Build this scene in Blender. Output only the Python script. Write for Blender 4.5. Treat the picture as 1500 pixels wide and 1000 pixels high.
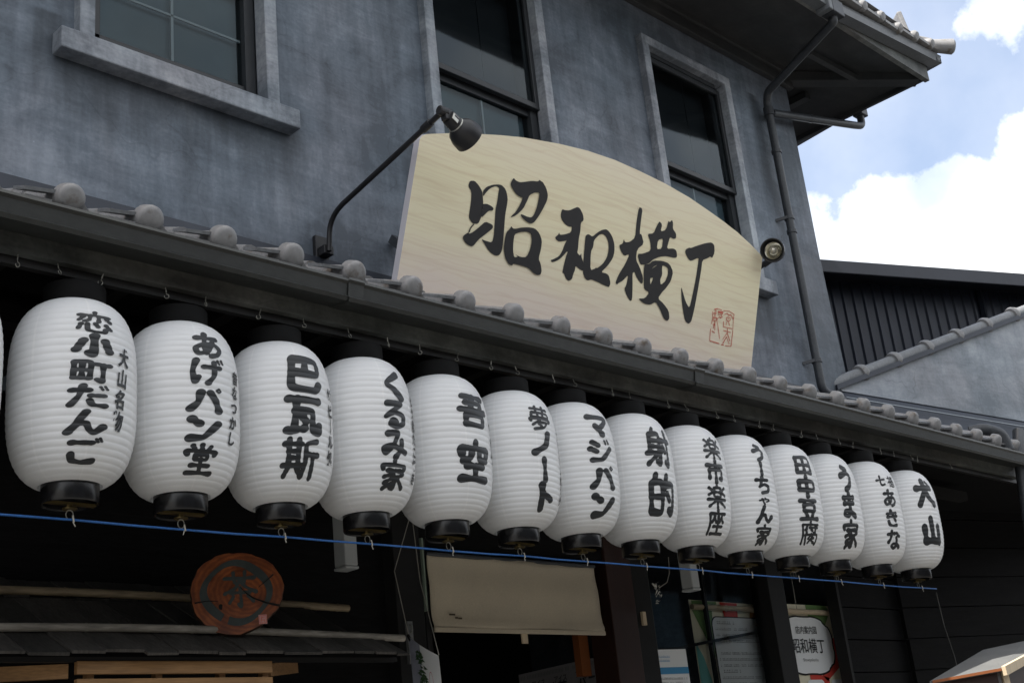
import bpy, bmesh, math, random
from math import sin, cos, pi, radians, atan2, sqrt
import numpy as np
from mathutils import Vector, Matrix

random.seed(7)
R = random.Random(11)
scene = bpy.context.scene
col = scene.collection
for o in list(bpy.data.objects):
    bpy.data.objects.remove(o)

# ------------------------------------------------------------------ camera
cam_d = bpy.data.cameras.new('camera')
cam = bpy.data.objects.new('camera', cam_d)
col.objects.link(cam)
cam_d.sensor_width = 36.0
cam_d.lens = 44.685
cam_d.clip_start = 0.05
cam_d.clip_end = 3000
RW = [[0.709, 0.172, 0.684], [-0.698, 0.308, 0.646], [-0.1, -0.936, 0.338]]   # filled in below
v1 = np.array([1930., 467.]); v2 = np.array([-550., -5150.])
fpx = sqrt(-(v1 @ v2))
ax = np.array([*v1, fpx]); ax /= np.linalg.norm(ax)
az = np.array([*v2, fpx]); az /= np.linalg.norm(az)
ay = np.cross(az, ax)
RW = np.stack([ax, ay, az])
right, down, fwd = RW[:, 0], RW[:, 1], RW[:, 2]
M = Matrix(((right[0], -down[0], -fwd[0], 0), (right[1], -down[1], -fwd[1], 0), (right[2], -down[2], -fwd[2], 0), (0, 0, 0, 1)))
cam.matrix_world = Matrix.Translation((0, 0, 1.6)) @ M
scene.camera = cam

# ------------------------------------------------------------------ sky, sun, exposure
SUN = Vector((-0.50, 0.080, 0.86)).normalized()
SUN_EL = math.asin(SUN.z)
SUN_AZ = atan2(SUN.x, SUN.y)
world = bpy.data.worlds.new('World')
scene.world = world
world.use_nodes = True
nt = world.node_tree
for n in list(nt.nodes):
    nt.nodes.remove(n)
def wn(t, **k):
    n = nt.nodes.new(t)
    for a, b in k.items():
        setattr(n, a, b)
    return n
sky = wn('ShaderNodeTexSky', sky_type='NISHITA')
sky.sun_disc = False
sky.sun_elevation = SUN_EL
sky.sun_rotation = SUN_AZ
sky.air_density = 1.0
sky.dust_density = 4.5
sky.ozone_density = 1.4
bg_sky = wn('ShaderNodeBackground'); bg_sky.inputs['Strength'].default_value = 0.105
nt.links.new(sky.outputs[0], bg_sky.inputs[0])
tc = wn('ShaderNodeTexCoord')
def vdist(c):
    d = wn('ShaderNodeVectorMath', operation='DISTANCE')
    nt.links.new(tc.outputs['Generated'], d.inputs[0])
    d.inputs[1].default_value = c
    return d.outputs['Value']
def wm(op, a, b=None, clamp=False):
    m = wn('ShaderNodeMath', operation=op); m.use_clamp = clamp
    for i, v in enumerate((a, b)):
        if v is None: continue
        if isinstance(v, (int, float)): m.inputs[i].default_value = v
        else: nt.links.new(v, m.inputs[i])
    return m.outputs[0]
nz = wn('ShaderNodeTexNoise'); nz.inputs['Scale'].default_value = 8.5; nz.inputs['Detail'].default_value = 11; nz.inputs['Roughness'].default_value = 0.6
nt.links.new(tc.outputs['Generated'], nz.inputs['Vector'])
nz2 = wn('ShaderNodeTexNoise'); nz2.inputs['Scale'].default_value = 1.7; nz2.inputs['Detail'].default_value = 3
nt.links.new(tc.outputs['Generated'], nz2.inputs['Vector'])
# cumulus banks: soft spheres in direction space, broken up with noise
banks = [((0.870, 0.360, 0.335), 0.085), ((0.842, 0.400, 0.362), 0.048), ((0.860, 0.340, 0.378), 0.036), ((0.905, 0.300, 0.300), 0.12),
         ((0.868, 0.285, 0.405), 0.036), ((0.884, 0.24, 0.40), 0.060), ((0.830, 0.262, 0.495), 0.050), ((0.83, 0.20, 0.52), 0.07),
         ((0.80, 0.52, 0.30), 0.14), ((0.5, -0.75, 0.45), 0.27), ((0.62, -0.55, 0.55), 0.14), ((0.30, -0.80, 0.55), 0.16), ((0.05, -0.85, 0.5), 0.5), ((-0.7, -0.6, 0.35), 0.36), ((0.1, -0.25, 0.95), 0.52), ((0.85,-0.35,0.3), 0.3), ((-0.75, 0.5, 0.4), 0.3)]
f = None
for c, r in banks:
    l = sqrt(sum(q * q for q in c)); c = tuple(q / l for q in c)
    v = wm('SUBTRACT', r, vdist(c))
    f = v if f is None else wm('MAXIMUM', f, v)
f = wm('ADD', f, wm('MULTIPLY', wm('SUBTRACT', nz.outputs[0], 0.5), 0.16))
mask = wm('MULTIPLY', f, 85.0, clamp=True)
thick = wm('MULTIPLY', f, 14.0, clamp=True)
# soft grey modelling inside the cloud banks
nz3 = wn('ShaderNodeTexNoise'); nz3.inputs['Scale'].default_value = 9.0; nz3.inputs['Detail'].default_value = 5
mp3 = wn('ShaderNodeMapping'); mp3.inputs['Location'].default_value = (0.02, 0.01, 0.05)
nt.links.new(tc.outputs['Generated'], mp3.inputs[0]); nt.links.new(mp3.outputs[0], nz3.inputs['Vector'])
cr = wn('ShaderNodeValToRGB')
cr.color_ramp.elements[0].position = 0.36; cr.color_ramp.elements[0].color = (0.60, 0.66, 0.75, 1)
cr.color_ramp.elements[1].position = 0.60; cr.color_ramp.elements[1].color = (1.0, 1.0, 0.99, 1)
nt.links.new(nz3.outputs[0], cr.inputs[0])
bg_cl = wn('ShaderNodeBackground'); bg_cl.inputs['Strength'].default_value = 0.66
nt.links.new(cr.outputs[0], bg_cl.inputs[0])
mix = wn('ShaderNodeMixShader')
veil = wm('ADD', 0.16, wm('MULTIPLY', nz2.outputs[0], 0.24))     # thin high haze
nt.links.new(wm('MAXIMUM', veil, wm('MULTIPLY', mask, wm('ADD', 0.6, wm('MULTIPLY', thick, 0.4)))), mix.inputs[0])
nt.links.new(bg_sky.outputs[0], mix.inputs[1])
nt.links.new(bg_cl.outputs[0], mix.inputs[2])
wo = wn('ShaderNodeOutputWorld')
nt.links.new(mix.outputs[0], wo.inputs[0])

sun_d = bpy.data.lights.new('sun', 'SUN')
sun_d.energy = 4.0
sun_d.angle = radians(0.53)
sun_d.color = (1.0, 0.95, 0.88)
sun = bpy.data.objects.new('sun', sun_d)
col.objects.link(sun)
sun.rotation_euler = SUN.to_track_quat('Z', 'Y').to_euler()
sun.location = (0, 0, 30)

scene.view_settings.view_transform = 'Standard'
scene.view_settings.look = 'None'
scene.view_settings.gamma = 1.0
scene.view_settings.use_curve_mapping = False
scene.view_settings.exposure = 1.4
scene.render.engine = 'CYCLES'
scene.cycles.max_bounces = 8

# ------------------------------------------------------------------ helpers
ORG = {}
def thing(name, label, cat, loc=(0, 0, 0), group=None, rot=0):
    o = bpy.data.objects.new(name, None); col.objects.link(o)
    o.empty_display_size = 0.1
    o.location = loc; o.rotation_euler = (0, 0, rot)
    o['label'] = label; o['category'] = cat
    if group: o['group'] = group
    ORG[o] = Vector(loc)
    return o
def tag(o, label, cat, group=None):
    o['label'] = label; o['category'] = cat
    if group: o['group'] = group
    return o
class MB:
    def __init__(s): s.v = []; s.f = []; s.mi = []; s.cm = 0
    def add(s, vs, fs):
        b = len(s.v); s.v += [tuple(map(float, q)) for q in vs]; s.f += [tuple(b + i for i in q) for q in fs]; s.mi += [s.cm] * len(fs)
        return s
    def hexa(s, p):      # 8 points: bottom loop 0-3, top loop 4-7
        return s.add(p, [(3, 2, 1, 0), (4, 5, 6, 7), (0, 1, 5, 4), (1, 2, 6, 5), (2, 3, 7, 6), (3, 0, 4, 7)])
    def box(s, x0, x1, y0, y1, z0, z1):
        return s.hexa([(x0, y0, z0), (x1, y0, z0), (x1, y1, z0), (x0, y1, z0), (x0, y0, z1), (x1, y0, z1), (x1, y1, z1), (x0, y1, z1)])
    def bar(s, a, b, w, h, up=(0, 0, 1)):
        a, b = Vector(a), Vector(b); d = (b - a).normalized(); u = Vector(up); x = d.cross(u).normalized(); u = x.cross(d)
        x *= w / 2; u *= h / 2
        return s.hexa([a - x - u, a + x - u, b + x - u, b - x - u, a - x + u, a + x + u, b + x + u, b - x + u])
    def tube(s, pts, r, n=12, cap=True):
        pts = [Vector(p) for p in pts]; rs = r if isinstance(r, (list, tuple)) else [r] * len(pts)
        vs = []; fs = []; pu = None
        for i, p in enumerate(pts):
            d = (pts[min(i + 1, len(pts) - 1)] - pts[max(i - 1, 0)]).normalized()
            if pu is None: pu = Vector((0, 0, 1)) if abs(d.z) < .9 else Vector((0, 1, 0))
            u = (pu - d * pu.dot(d)).normalized(); pu = u; w = d.cross(u)
            for k in range(n):
                a = 2 * pi * k / n; vs.append(p + (u * cos(a) + w * sin(a)) * rs[i])
        for i in range(len(pts) - 1):
            for k in range(n):
                k2 = (k + 1) % n; fs.append((i * n + k, i * n + k2, (i + 1) * n + k2, (i + 1) * n + k))
        if cap:
            fs.append(tuple(range(n - 1, -1, -1))); b = (len(pts) - 1) * n; fs.append(tuple(b + k for k in range(n)))
        return s.add(vs, fs)
    def lathe(s, prof, c=(0, 0, 0), axis=(0, 0, 1), n=32):   # prof: (r, h)
        c = Vector(c); d = Vector(axis).normalized(); u = (Vector((1, 0, 0)) if abs(d.x) < .9 else Vector((0, 1, 0))); u = (u - d * u.dot(d)).normalized(); w = d.cross(u)
        vs = []; fs = []
        for r, h in prof:
            for k in range(n):
                a = 2 * pi * k / n; vs.append(c + d * h + (u * cos(a) + w * sin(a)) * r)
        for i in range(len(prof) - 1):
            for k in range(n):
                k2 = (k + 1) % n; fs.append((i * n + k, i * n + k2, (i + 1) * n + k2, (i + 1) * n + k))
        return s.add(vs, fs)
    def prism(s, poly, fn, d0, d1):   # poly 2D, fn(u, v, d) -> 3D
        n = len(poly); vs = [fn(u, v, d0) for u, v in poly] + [fn(u, v, d1) for u, v in poly]
        fs = [tuple(range(n)), tuple(range(2 * n - 1, n - 1, -1))] + [(k, n + k, n + (k + 1) % n, (k + 1) % n) for k in range(n)]
        return s.add(vs, fs)
    def build(s, name, mat, parent=None, smooth=False, bevel=0, local=False, kind=None, label=None):
        me = bpy.data.meshes.new(name)
        o = bpy.data.objects.new(name, me); col.objects.link(o)
        off = Vector((0, 0, 0))
        if parent is not None:
            o.parent = parent; off = ORG.get(parent, Vector((0, 0, 0)))
        ORG[o] = off
        if local: off = Vector((0, 0, 0))
        me.from_pydata([(x - off.x, y - off.y, z - off.z) for x, y, z in s.v], [], s.f)
        bm = bmesh.new(); bm.from_mesh(me)
        bmesh.ops.recalc_face_normals(bm, faces=bm.faces); bm.to_mesh(me); bm.free()
        for m in (mat if isinstance(mat, (list, tuple)) else [mat]): me.materials.append(m)
        if len(set(s.mi)) > 1: me.polygons.foreach_set('material_index', s.mi)
        if smooth:
            me.polygons.foreach_set('use_smooth', [True] * len(me.polygons))
            if smooth != 'all':
                md = o.modifiers.new('edge', 'EDGE_SPLIT'); md.split_angle = radians(38)
        if bevel:
            md = o.modifiers.new('bevel', 'BEVEL'); md.width = bevel; md.segments = 2; md.limit_method = 'ANGLE'
        if kind: o['kind'] = kind
        if label: o['label'] = label
        return o
def dup(o, parent=None, loc=None):
    c = o.copy(); col.objects.link(c)
    if parent is not None: c.parent = parent
    if loc is not None: c.location = loc
    for ch in list(o.children):
        if ch is not c: dup(ch, c)
    return c
def rc(x, y, z, a):   # rotate a point about z
    return (x * cos(a) - y * sin(a), x * sin(a) + y * cos(a), z)

# ------------------------------------------------------------------ materials
def mat(name, base, rough=0.7, var=0.0, scale=5.0, metal=0.0, spec=0.4, bump=0.0, bscale=60.0, var_col=None, stretch=(1, 1, 1), coat=0.0, fine=0.0, fscale=80., lo=0.3, hi=0.7):
    m = bpy.data.materials.new(name); m.use_nodes = True
    n = m.node_tree.nodes; L = m.node_tree.links; b = n['Principled BSDF']
    b.inputs['Roughness'].default_value = rough; b.inputs['Metallic'].default_value = metal
    b.inputs['Specular IOR Level'].default_value = spec
    b.inputs['Coat Weight'].default_value = coat
    t = n.new('ShaderNodeTexCoord'); mp = n.new('ShaderNodeMapping'); mp.inputs['Scale'].default_value = stretch
    oi = n.new('ShaderNodeObjectInfo'); om = n.new('ShaderNodeVectorMath'); om.operation = 'MULTIPLY_ADD'; om.inputs[0].default_value = (17, 11, 23)
    L.new(oi.outputs['Random'], om.inputs[1]); L.new(t.outputs['Object'], om.inputs[2]); L.new(om.outputs[0], mp.inputs[0])
    c2 = var_col if var_col else tuple(q * (1 - var) for q in base)
    nz = n.new('ShaderNodeTexNoise'); nz.inputs['Scale'].default_value = scale; nz.inputs['Detail'].default_value = 7; nz.inputs['Roughness'].default_value = 0.6
    L.new(mp.outputs[0], nz.inputs['Vector'])
    r = n.new('ShaderNodeValToRGB'); r.color_ramp.elements[0].position = lo; r.color_ramp.elements[1].position = hi
    r.color_ramp.elements[0].color = (*c2, 1); r.color_ramp.elements[1].color = (*base, 1)
    L.new(nz.outputs[0], r.inputs[0])
    out = r.outputs[0]
    if fine:
        f = n.new('ShaderNodeTexNoise'); f.inputs['Scale'].default_value = fscale; f.inputs['Detail'].default_value = 5
        L.new(mp.outputs[0], f.inputs['Vector'])
        mm = n.new('ShaderNodeMapRange'); mm.inputs[1].default_value = .3; mm.inputs[2].default_value = .7; mm.inputs[3].default_value = 1 - fine; mm.inputs[4].default_value = 1 + fine
        L.new(f.outputs[0], mm.inputs[0])
        mx = n.new('ShaderNodeMix'); mx.data_type = 'RGBA'; mx.blend_type = 'MULTIPLY'; mx.inputs[0].default_value = 1
        L.new(out, mx.inputs[6]); L.new(mm.outputs[0], mx.inputs[7]); out = mx.outputs[2]
    L.new(out, b.inputs['Base Color'])
    if bump:
        bn = n.new('ShaderNodeTexNoise'); bn.inputs['Scale'].default_value = bscale; bn.inputs['Detail'].default_value = 6
        L.new(mp.outputs[0], bn.inputs['Vector'])
        bu = n.new('ShaderNodeBump'); bu.inputs['Strength'].default_value = bump; bu.inputs['Distance'].default_value = 0.01
        L.new(bn.outputs[0], bu.inputs['Height']); L.new(bu.outputs[0], b.inputs['Normal'])
    m['out'] = 0
    return m
def plaster(name, dark, mid, light, streak=1.0, shade_and_stains=()):
    m = bpy.data.materials.new(name); m.use_nodes = True
    n = m.node_tree.nodes; L = m.node_tree.links; b = n['Principled BSDF']
    b.inputs['Roughness'].default_value = 0.62; b.inputs['Specular IOR Level'].default_value = 0.35
    t = n.new('ShaderNodeTexCoord')
    def noise(sc, st, det=6, rot=0.0, dist=0.0, loc=(0, 0, 0)):
        mp = n.new('ShaderNodeMapping'); mp.inputs['Scale'].default_value = st; mp.inputs['Rotation'].default_value = (0, rot, 0); mp.inputs['Location'].default_value = loc
        L.new(t.outputs['Object'], mp.inputs[0])
        z = n.new('ShaderNodeTexNoise'); z.inputs['Scale'].default_value = sc; z.inputs['Detail'].default_value = det; z.inputs['Distortion'].default_value = dist; z.inputs['Roughness'].default_value = .58
        L.new(mp.outputs[0], z.inputs['Vector']); return z.outputs[0]
    def mth(op, a, c):
        q = n.new('ShaderNodeMath'); q.operation = op
        for i, v in enumerate((a, c)):
            if isinstance(v, (int, float)): q.inputs[i].default_value = v
            else: L.new(v, q.inputs[i])
        return q.outputs[0]
    big = noise(0.9, (1, 1, 1.2), 5, dist=.6)
    med = noise(3.6, (1, 1, 1.0), 7, loc=(3, 1, 2), dist=.8)
    sw = noise(5.0, (0.55, 1, 3.0), 6, rot=0.45, dist=1.2)        # trowel sweeps
    vert = noise(9.0, (1.6, 1, 0.16), 5, loc=(1, 5, 2))           # rain streaks
    fine = noise(55, (1, 1, 1), 6)
    v = mth('ADD', mth('MULTIPLY', big, .82), mth('MULTIPLY', med, .5))
    scr = noise(22, (.5, 1, 4.5), 5, rot=0.6, dist=.4, loc=(9, 2, 4))
    v = mth('ADD', v, mth('MULTIPLY', sw, .22)); v = mth('ADD', v, mth('MULTIPLY', mth('SUBTRACT', scr, .5), .12))
    v = mth('ADD', v, mth('MULTIPLY', vert, .25 * streak))
    v = mth('ADD', v, mth('MULTIPLY', fine, .22))
    v = mth('SUBTRACT', v, .51 + .125 * streak)
    r = n.new('ShaderNodeValToRGB'); e = r.color_ramp.elements
    e[0].position = .26; e[0].color = (*dark, 1); e[1].position = .66; e[1].color = (*light, 1)
    x = e.new(.44); x.color = (*mid, 1)
    L.new(v, r.inputs[0])
    # purple / brown cast in patches
    hue = noise(1.3, (1, 1, 1), 3, loc=(7, 7, 7))
    hr = n.new('ShaderNodeValToRGB'); hr.color_ramp.elements[0].color = (1.04, 1.0, 1.0, 1); hr.color_ramp.elements[1].color = (0.96, 1.0, 1.03, 1)
    hr.color_ramp.elements[0].position = .38; hr.color_ramp.elements[1].position = .6
    L.new(hue, hr.inputs[0])
    vo = n.new('ShaderNodeTexVoronoi'); vo.inputs['Scale'].default_value = 9; L.new(t.outputs['Object'], vo.inputs['Vector'])   # lime specks
    spk = n.new('ShaderNodeMapRange'); spk.inputs[1].default_value = .012; spk.inputs[2].default_value = .03; spk.inputs[3].default_value = 1.9; spk.inputs[4].default_value = 1.0; L.new(vo.outputs['Distance'], spk.inputs[0])
    ck = n.new('ShaderNodeTexVoronoi'); ck.feature = 'DISTANCE_TO_EDGE'; ck.inputs['Scale'].default_value = .9                    # hairline cracks
    cd_ = n.new('ShaderNodeVectorMath'); cd_.operation = 'MULTIPLY_ADD'; cn = n.new('ShaderNodeTexNoise'); cn.inputs['Scale'].default_value = 4; L.new(t.outputs['Object'], cn.inputs['Vector'])
    L.new(cn.outputs['Color'], cd_.inputs[0]); cd_.inputs[1].default_value = (.35, .35, .35); L.new(t.outputs['Object'], cd_.inputs[2]); L.new(cd_.outputs[0], ck.inputs['Vector'])
    ckr = n.new('ShaderNodeMapRange'); ckr.inputs[1].default_value = 0; ckr.inputs[2].default_value = .004; ckr.inputs[3].default_value = .80; ckr.inputs[4].default_value = 1.0; L.new(ck.outputs['Distance'], ckr.inputs[0])
    sm = mth('MULTIPLY', spk.outputs[0], ckr.outputs[0])
    if shade_and_stains:      # shade below each sill put into the colour, plus narrow rain streaks
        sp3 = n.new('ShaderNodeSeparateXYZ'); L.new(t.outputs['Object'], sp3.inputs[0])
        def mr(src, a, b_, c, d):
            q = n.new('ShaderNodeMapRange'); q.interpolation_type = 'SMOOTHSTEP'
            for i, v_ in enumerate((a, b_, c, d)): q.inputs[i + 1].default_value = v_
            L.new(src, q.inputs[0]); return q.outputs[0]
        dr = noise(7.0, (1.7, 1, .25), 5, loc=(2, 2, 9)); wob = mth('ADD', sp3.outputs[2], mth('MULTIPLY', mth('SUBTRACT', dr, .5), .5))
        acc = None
        for x0_, x1_, zt_, dp_ in shade_and_stains:
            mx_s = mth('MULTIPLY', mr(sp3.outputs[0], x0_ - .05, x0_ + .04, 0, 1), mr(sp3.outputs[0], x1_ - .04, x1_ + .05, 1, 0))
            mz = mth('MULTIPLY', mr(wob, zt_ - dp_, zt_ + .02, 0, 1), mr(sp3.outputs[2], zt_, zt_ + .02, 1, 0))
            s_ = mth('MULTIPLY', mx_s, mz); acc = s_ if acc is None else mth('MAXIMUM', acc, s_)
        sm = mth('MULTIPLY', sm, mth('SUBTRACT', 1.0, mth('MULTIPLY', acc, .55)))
    mx = n.new('ShaderNodeMix'); mx.data_type = 'RGBA'; mx.blend_type = 'MULTIPLY'; mx.inputs[0].default_value = 1
    L.new(r.outputs[0], mx.inputs[6]); L.new(hr.outputs[0], mx.inputs[7]); mx3 = n.new('ShaderNodeMix'); mx3.data_type = 'RGBA'; mx3.blend_type = 'MULTIPLY'; mx3.inputs[0].default_value = 1
    L.new(mx.outputs[2], mx3.inputs[6]); L.new(sm, mx3.inputs[7]); L.new(mx3.outputs[2], b.inputs['Base Color'])
    bu = n.new('ShaderNodeBump'); bu.inputs['Strength'].default_value = .14; bu.inputs['Distance'].default_value = .004
    L.new(mth('ADD', sw, mth('MULTIPLY', fine, .7)), bu.inputs['Height']); L.new(bu.outputs[0], b.inputs['Normal'])
    return m
def glassy(name, tint, t0, gl=1.0, rough=0.02):   # pane: see-through share + fresnel mirror
    m = bpy.data.materials.new(name); m.use_nodes = True
    n = m.node_tree.nodes; L = m.node_tree.links
    for x in list(n): n.remove(x)
    o = n.new('ShaderNodeOutputMaterial'); tr = n.new('ShaderNodeBsdfTransparent'); tr.inputs[0].default_value = (*tint, 1)
    g = n.new('ShaderNodeBsdfGlossy'); g.inputs['Roughness'].default_value = rough; g.inputs['Color'].default_value = (gl * .86, gl * .95, gl, 1)
    fr = n.new('ShaderNodeFresnel'); fr.inputs['IOR'].default_value = 1.52
    nz = n.new('ShaderNodeTexNoise'); nz.inputs['Scale'].default_value = 1.6; nz.inputs['Detail'].default_value = 1
    tcn = n.new('ShaderNodeTexCoord'); L.new(tcn.outputs['Object'], nz.inputs['Vector'])
    bu = n.new('ShaderNodeBump'); bu.inputs['Strength'].default_value = .12; bu.inputs['Distance'].default_value = .01
    L.new(nz.outputs[0], bu.inputs['Height']); L.new(bu.outputs[0], g.inputs['Normal']); L.new(bu.outputs[0], fr.inputs['Normal'])
    mx = n.new('ShaderNodeMixShader'); L.new(fr.outputs[0], mx.inputs[0]); L.new(tr.outputs[0], mx.inputs[1]); L.new(g.outputs[0], mx.inputs[2])
    L.new(mx.outputs[0], o.inputs[0])
    return m
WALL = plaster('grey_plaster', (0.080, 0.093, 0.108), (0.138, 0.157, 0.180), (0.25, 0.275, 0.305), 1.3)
TRIM = plaster('pale_grey_plaster_trim', (0.14, 0.155, 0.175), (0.30, 0.32, 0.345), (0.50, 0.52, 0.54), 1.6)
WALLS = plaster('shaded_stained_grey_plaster', (0.076, 0.091, 0.110), (0.143, 0.167, 0.198), (0.27, 0.30, 0.34), 1.6, [(-1.63, -.53, 4.43, .42), (.21, 1.31, 4.43, .4), (2.05, 3.15, 4.43, .4), (-1.70, -1.60, 4.6, .55), (-.60, -.48, 4.55, .65), (3.36, 3.44, 6.0, 1.4), (.15, .28, 4.6, .8)])
NWALL = plaster('neighbour_plaster', (0.17, 0.19, 0.21), (0.28, 0.30, 0.325), (0.42, 0.44, 0.46), .6)
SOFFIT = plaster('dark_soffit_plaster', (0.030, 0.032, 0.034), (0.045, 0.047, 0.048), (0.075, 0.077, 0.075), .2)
FASCIA = plaster('weathered_fascia', (0.035, 0.036, 0.033), (0.085, 0.088, 0.080), (0.20, 0.20, 0.185), .6)
UFASCIA = plaster('weathered_pale_fascia', (0.07, 0.073, 0.07), (0.15, 0.153, 0.145), (0.30, 0.30, 0.28), 1.2)
GUTTER = mat('grey_brown_gutter', (0.027, 0.029, 0.027), .5, .35, 2.2, stretch=(1, 1, 2), fine=.2, fscale=30, bump=.05)
UGUTTER = mat('upper_gutter_grey', (0.13, 0.14, 0.15), .45, .3, 2.0, fine=.15)
PIPE = mat('dark_downpipe', (0.045, 0.05, 0.057), .42, .35, 6, fine=.2)
SASH = mat('dark_aluminium_sash', (0.030, 0.033, 0.037), .42, .2, 8)
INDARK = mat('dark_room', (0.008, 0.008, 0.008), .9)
PGREY = mat('frosted_pane_backing', (0.095, 0.145, 0.178), .6, .3, 1.6, lo=.35, hi=.65)
SCREEN = mat('insect_screen', (0.016, 0.019, 0.024), .6, .4, 2)
MUNT = mat('pale_glazing_bar', (0.34, 0.38, 0.41), .6)
GLASS = glassy('window_glass', (0.82, 0.88, 0.88), .5, .5)
GLASS2 = glassy('screened_glass', (0.6, 0.66, 0.68), .5, .75, .05)
SGLASS = glassy('shop_glass', (0.98, 0.99, 0.98), .5, .8)
TILE = mat('silver_roof_tile', (0.21, 0.21, 0.212), .5, .45, 16, var_col=(0.105, 0.085, 0.065), bump=.06, bscale=90, fine=.10, fscale=60, lo=.30, hi=.44)
FLASH = mat('blue_grey_flashing', (0.040, 0.046, 0.060), .38, .25, 4, metal=.3)
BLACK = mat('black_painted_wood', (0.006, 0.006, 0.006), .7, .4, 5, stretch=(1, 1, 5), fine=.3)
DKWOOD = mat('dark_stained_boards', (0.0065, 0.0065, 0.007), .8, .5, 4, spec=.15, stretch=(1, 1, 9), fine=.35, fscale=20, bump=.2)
RAIL = mat('black_rail', (0.02, 0.02, 0.02), .5)
LCAP = mat('glossy_black_cap', (0.008, 0.008, 0.009), .26, .2, 3, spec=.5)
INK = mat('black_ink', (0.016, 0.018, 0.020), .45, .15, 20)
BRUSHINK = mat('brush_black', (0.024, 0.023, 0.024), .5, .2, 30)
RED = mat('seal_red', (0.55, 0.06, 0.035), .6, .5, 60, var_col=(0.62, 0.25, 0.18))
STEEL = mat('zinc_hook', (0.42, 0.42, 0.38), .35, .4, 40, metal=.7)
BRASS = mat('dull_brass', (0.25, 0.19, 0.08), .4, .4, 40, metal=.8)
TILE2 = mat('grey_coping_tile', (0.20, 0.21, 0.22), .5, .35, 9, fine=.15)
ROPE = mat('blue_cord', (0.020, 0.115, 0.36), .5, .3, 60, fine=.3, fscale=200)
STRING = mat('pale_string', (0.42, 0.40, 0.35), .8)
BAMBOO = mat('weathered_bamboo', (0.33, 0.26, 0.165), .5, .45, 7, stretch=(.5, 3, 3), fine=.25, fscale=40)
BAMBOO2 = mat('silvery_bamboo', (0.38, 0.35, 0.30), .5, .45, 7, stretch=(.5, 3, 3), fine=.3, fscale=40)
PINE = mat('pine_board', (0.34, 0.19, 0.08), .55, .35, 3, stretch=(.6, 4, 9), fine=.2, fscale=25)
SHINGLE = mat('cedar_shingle', (0.085, 0.078, 0.070), .8, .5, 3, stretch=(5, 1, 1), fine=.35, fscale=30, bump=.4)
SHINGLE2 = mat('old_cedar_shingle', (0.050, 0.047, 0.042), .8, .5, 3, stretch=(5, 1, 1), fine=.35, fscale=30, bump=.4)
CLOTH = mat('unbleached_canvas', (0.54, 0.47, 0.35), .85, .16, 2.2, fine=.08, fscale=200, var_col=(0.43, 0.375, 0.29))
GREEN = mat('banner_green', (0.17, 0.30, 0.10), .7, .2, 20)
PRED = mat('poster_red', (0.60, 0.06, 0.04), .7)
PCREAM = mat('poster_cream', (0.78, 0.73, 0.55), .7)
PTEAL = mat('poster_teal', (0.18, 0.48, 0.45), .7)
PWHITE = mat('poster_white', (0.82, 0.84, 0.84), .7)
PORANGE = mat('poster_orange', (0.55, 0.26, 0.06), .7)
PBLUE = mat('poster_blue', (0.06, 0.28, 0.52), .7)
PGR = mat('print_grey', (0.16, 0.16, 0.16), .8)
REDWOOD = mat('red_brown_post', (0.034, 0.012, 0.008), .55, .4, 3, stretch=(5, 5, .6), fine=.2)
ORWOOD = mat('orange_board', (0.24, 0.075, 0.02), .6, .3, 4)
METALCLAD = mat('navy_steel_cladding', (0.015, 0.019, 0.031), .42, .3, 5, stretch=(3, 3, .4), fine=.15, metal=.2)
METALROOF = mat('navy_roof_edge', (0.022, 0.025, 0.034), .4, .2, 3, metal=.2)
LAMPBLK = mat('lamp_black', (0.022, 0.022, 0.024), .42, .3, 20)
CHROME = mat('lamp_reflector', (0.8, 0.78, 0.7), .12, metal=1.0)
LGLASS = mat('lamp_lens', (0.50, 0.48, 0.40), .15, .3, 30, metal=.5)
LABEL = mat('silver_label', (0.6, 0.6, 0.55), .4)
GREYBOX = mat('grey_plastic', (0.42, 0.44, 0.44), .5)
ASPHALT = mat('asphalt', (0.12, 0.118, 0.112), .9, .3, 3, bump=.3, bscale=200)
LIDGREY = mat('grey_felt_lid', (0.11, 0.112, 0.11), .9, .2, 6)
PINELT = mat('pale_pine', (0.62, 0.50, 0.34), .6, .2, 4, stretch=(6, 1, 1))
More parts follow.
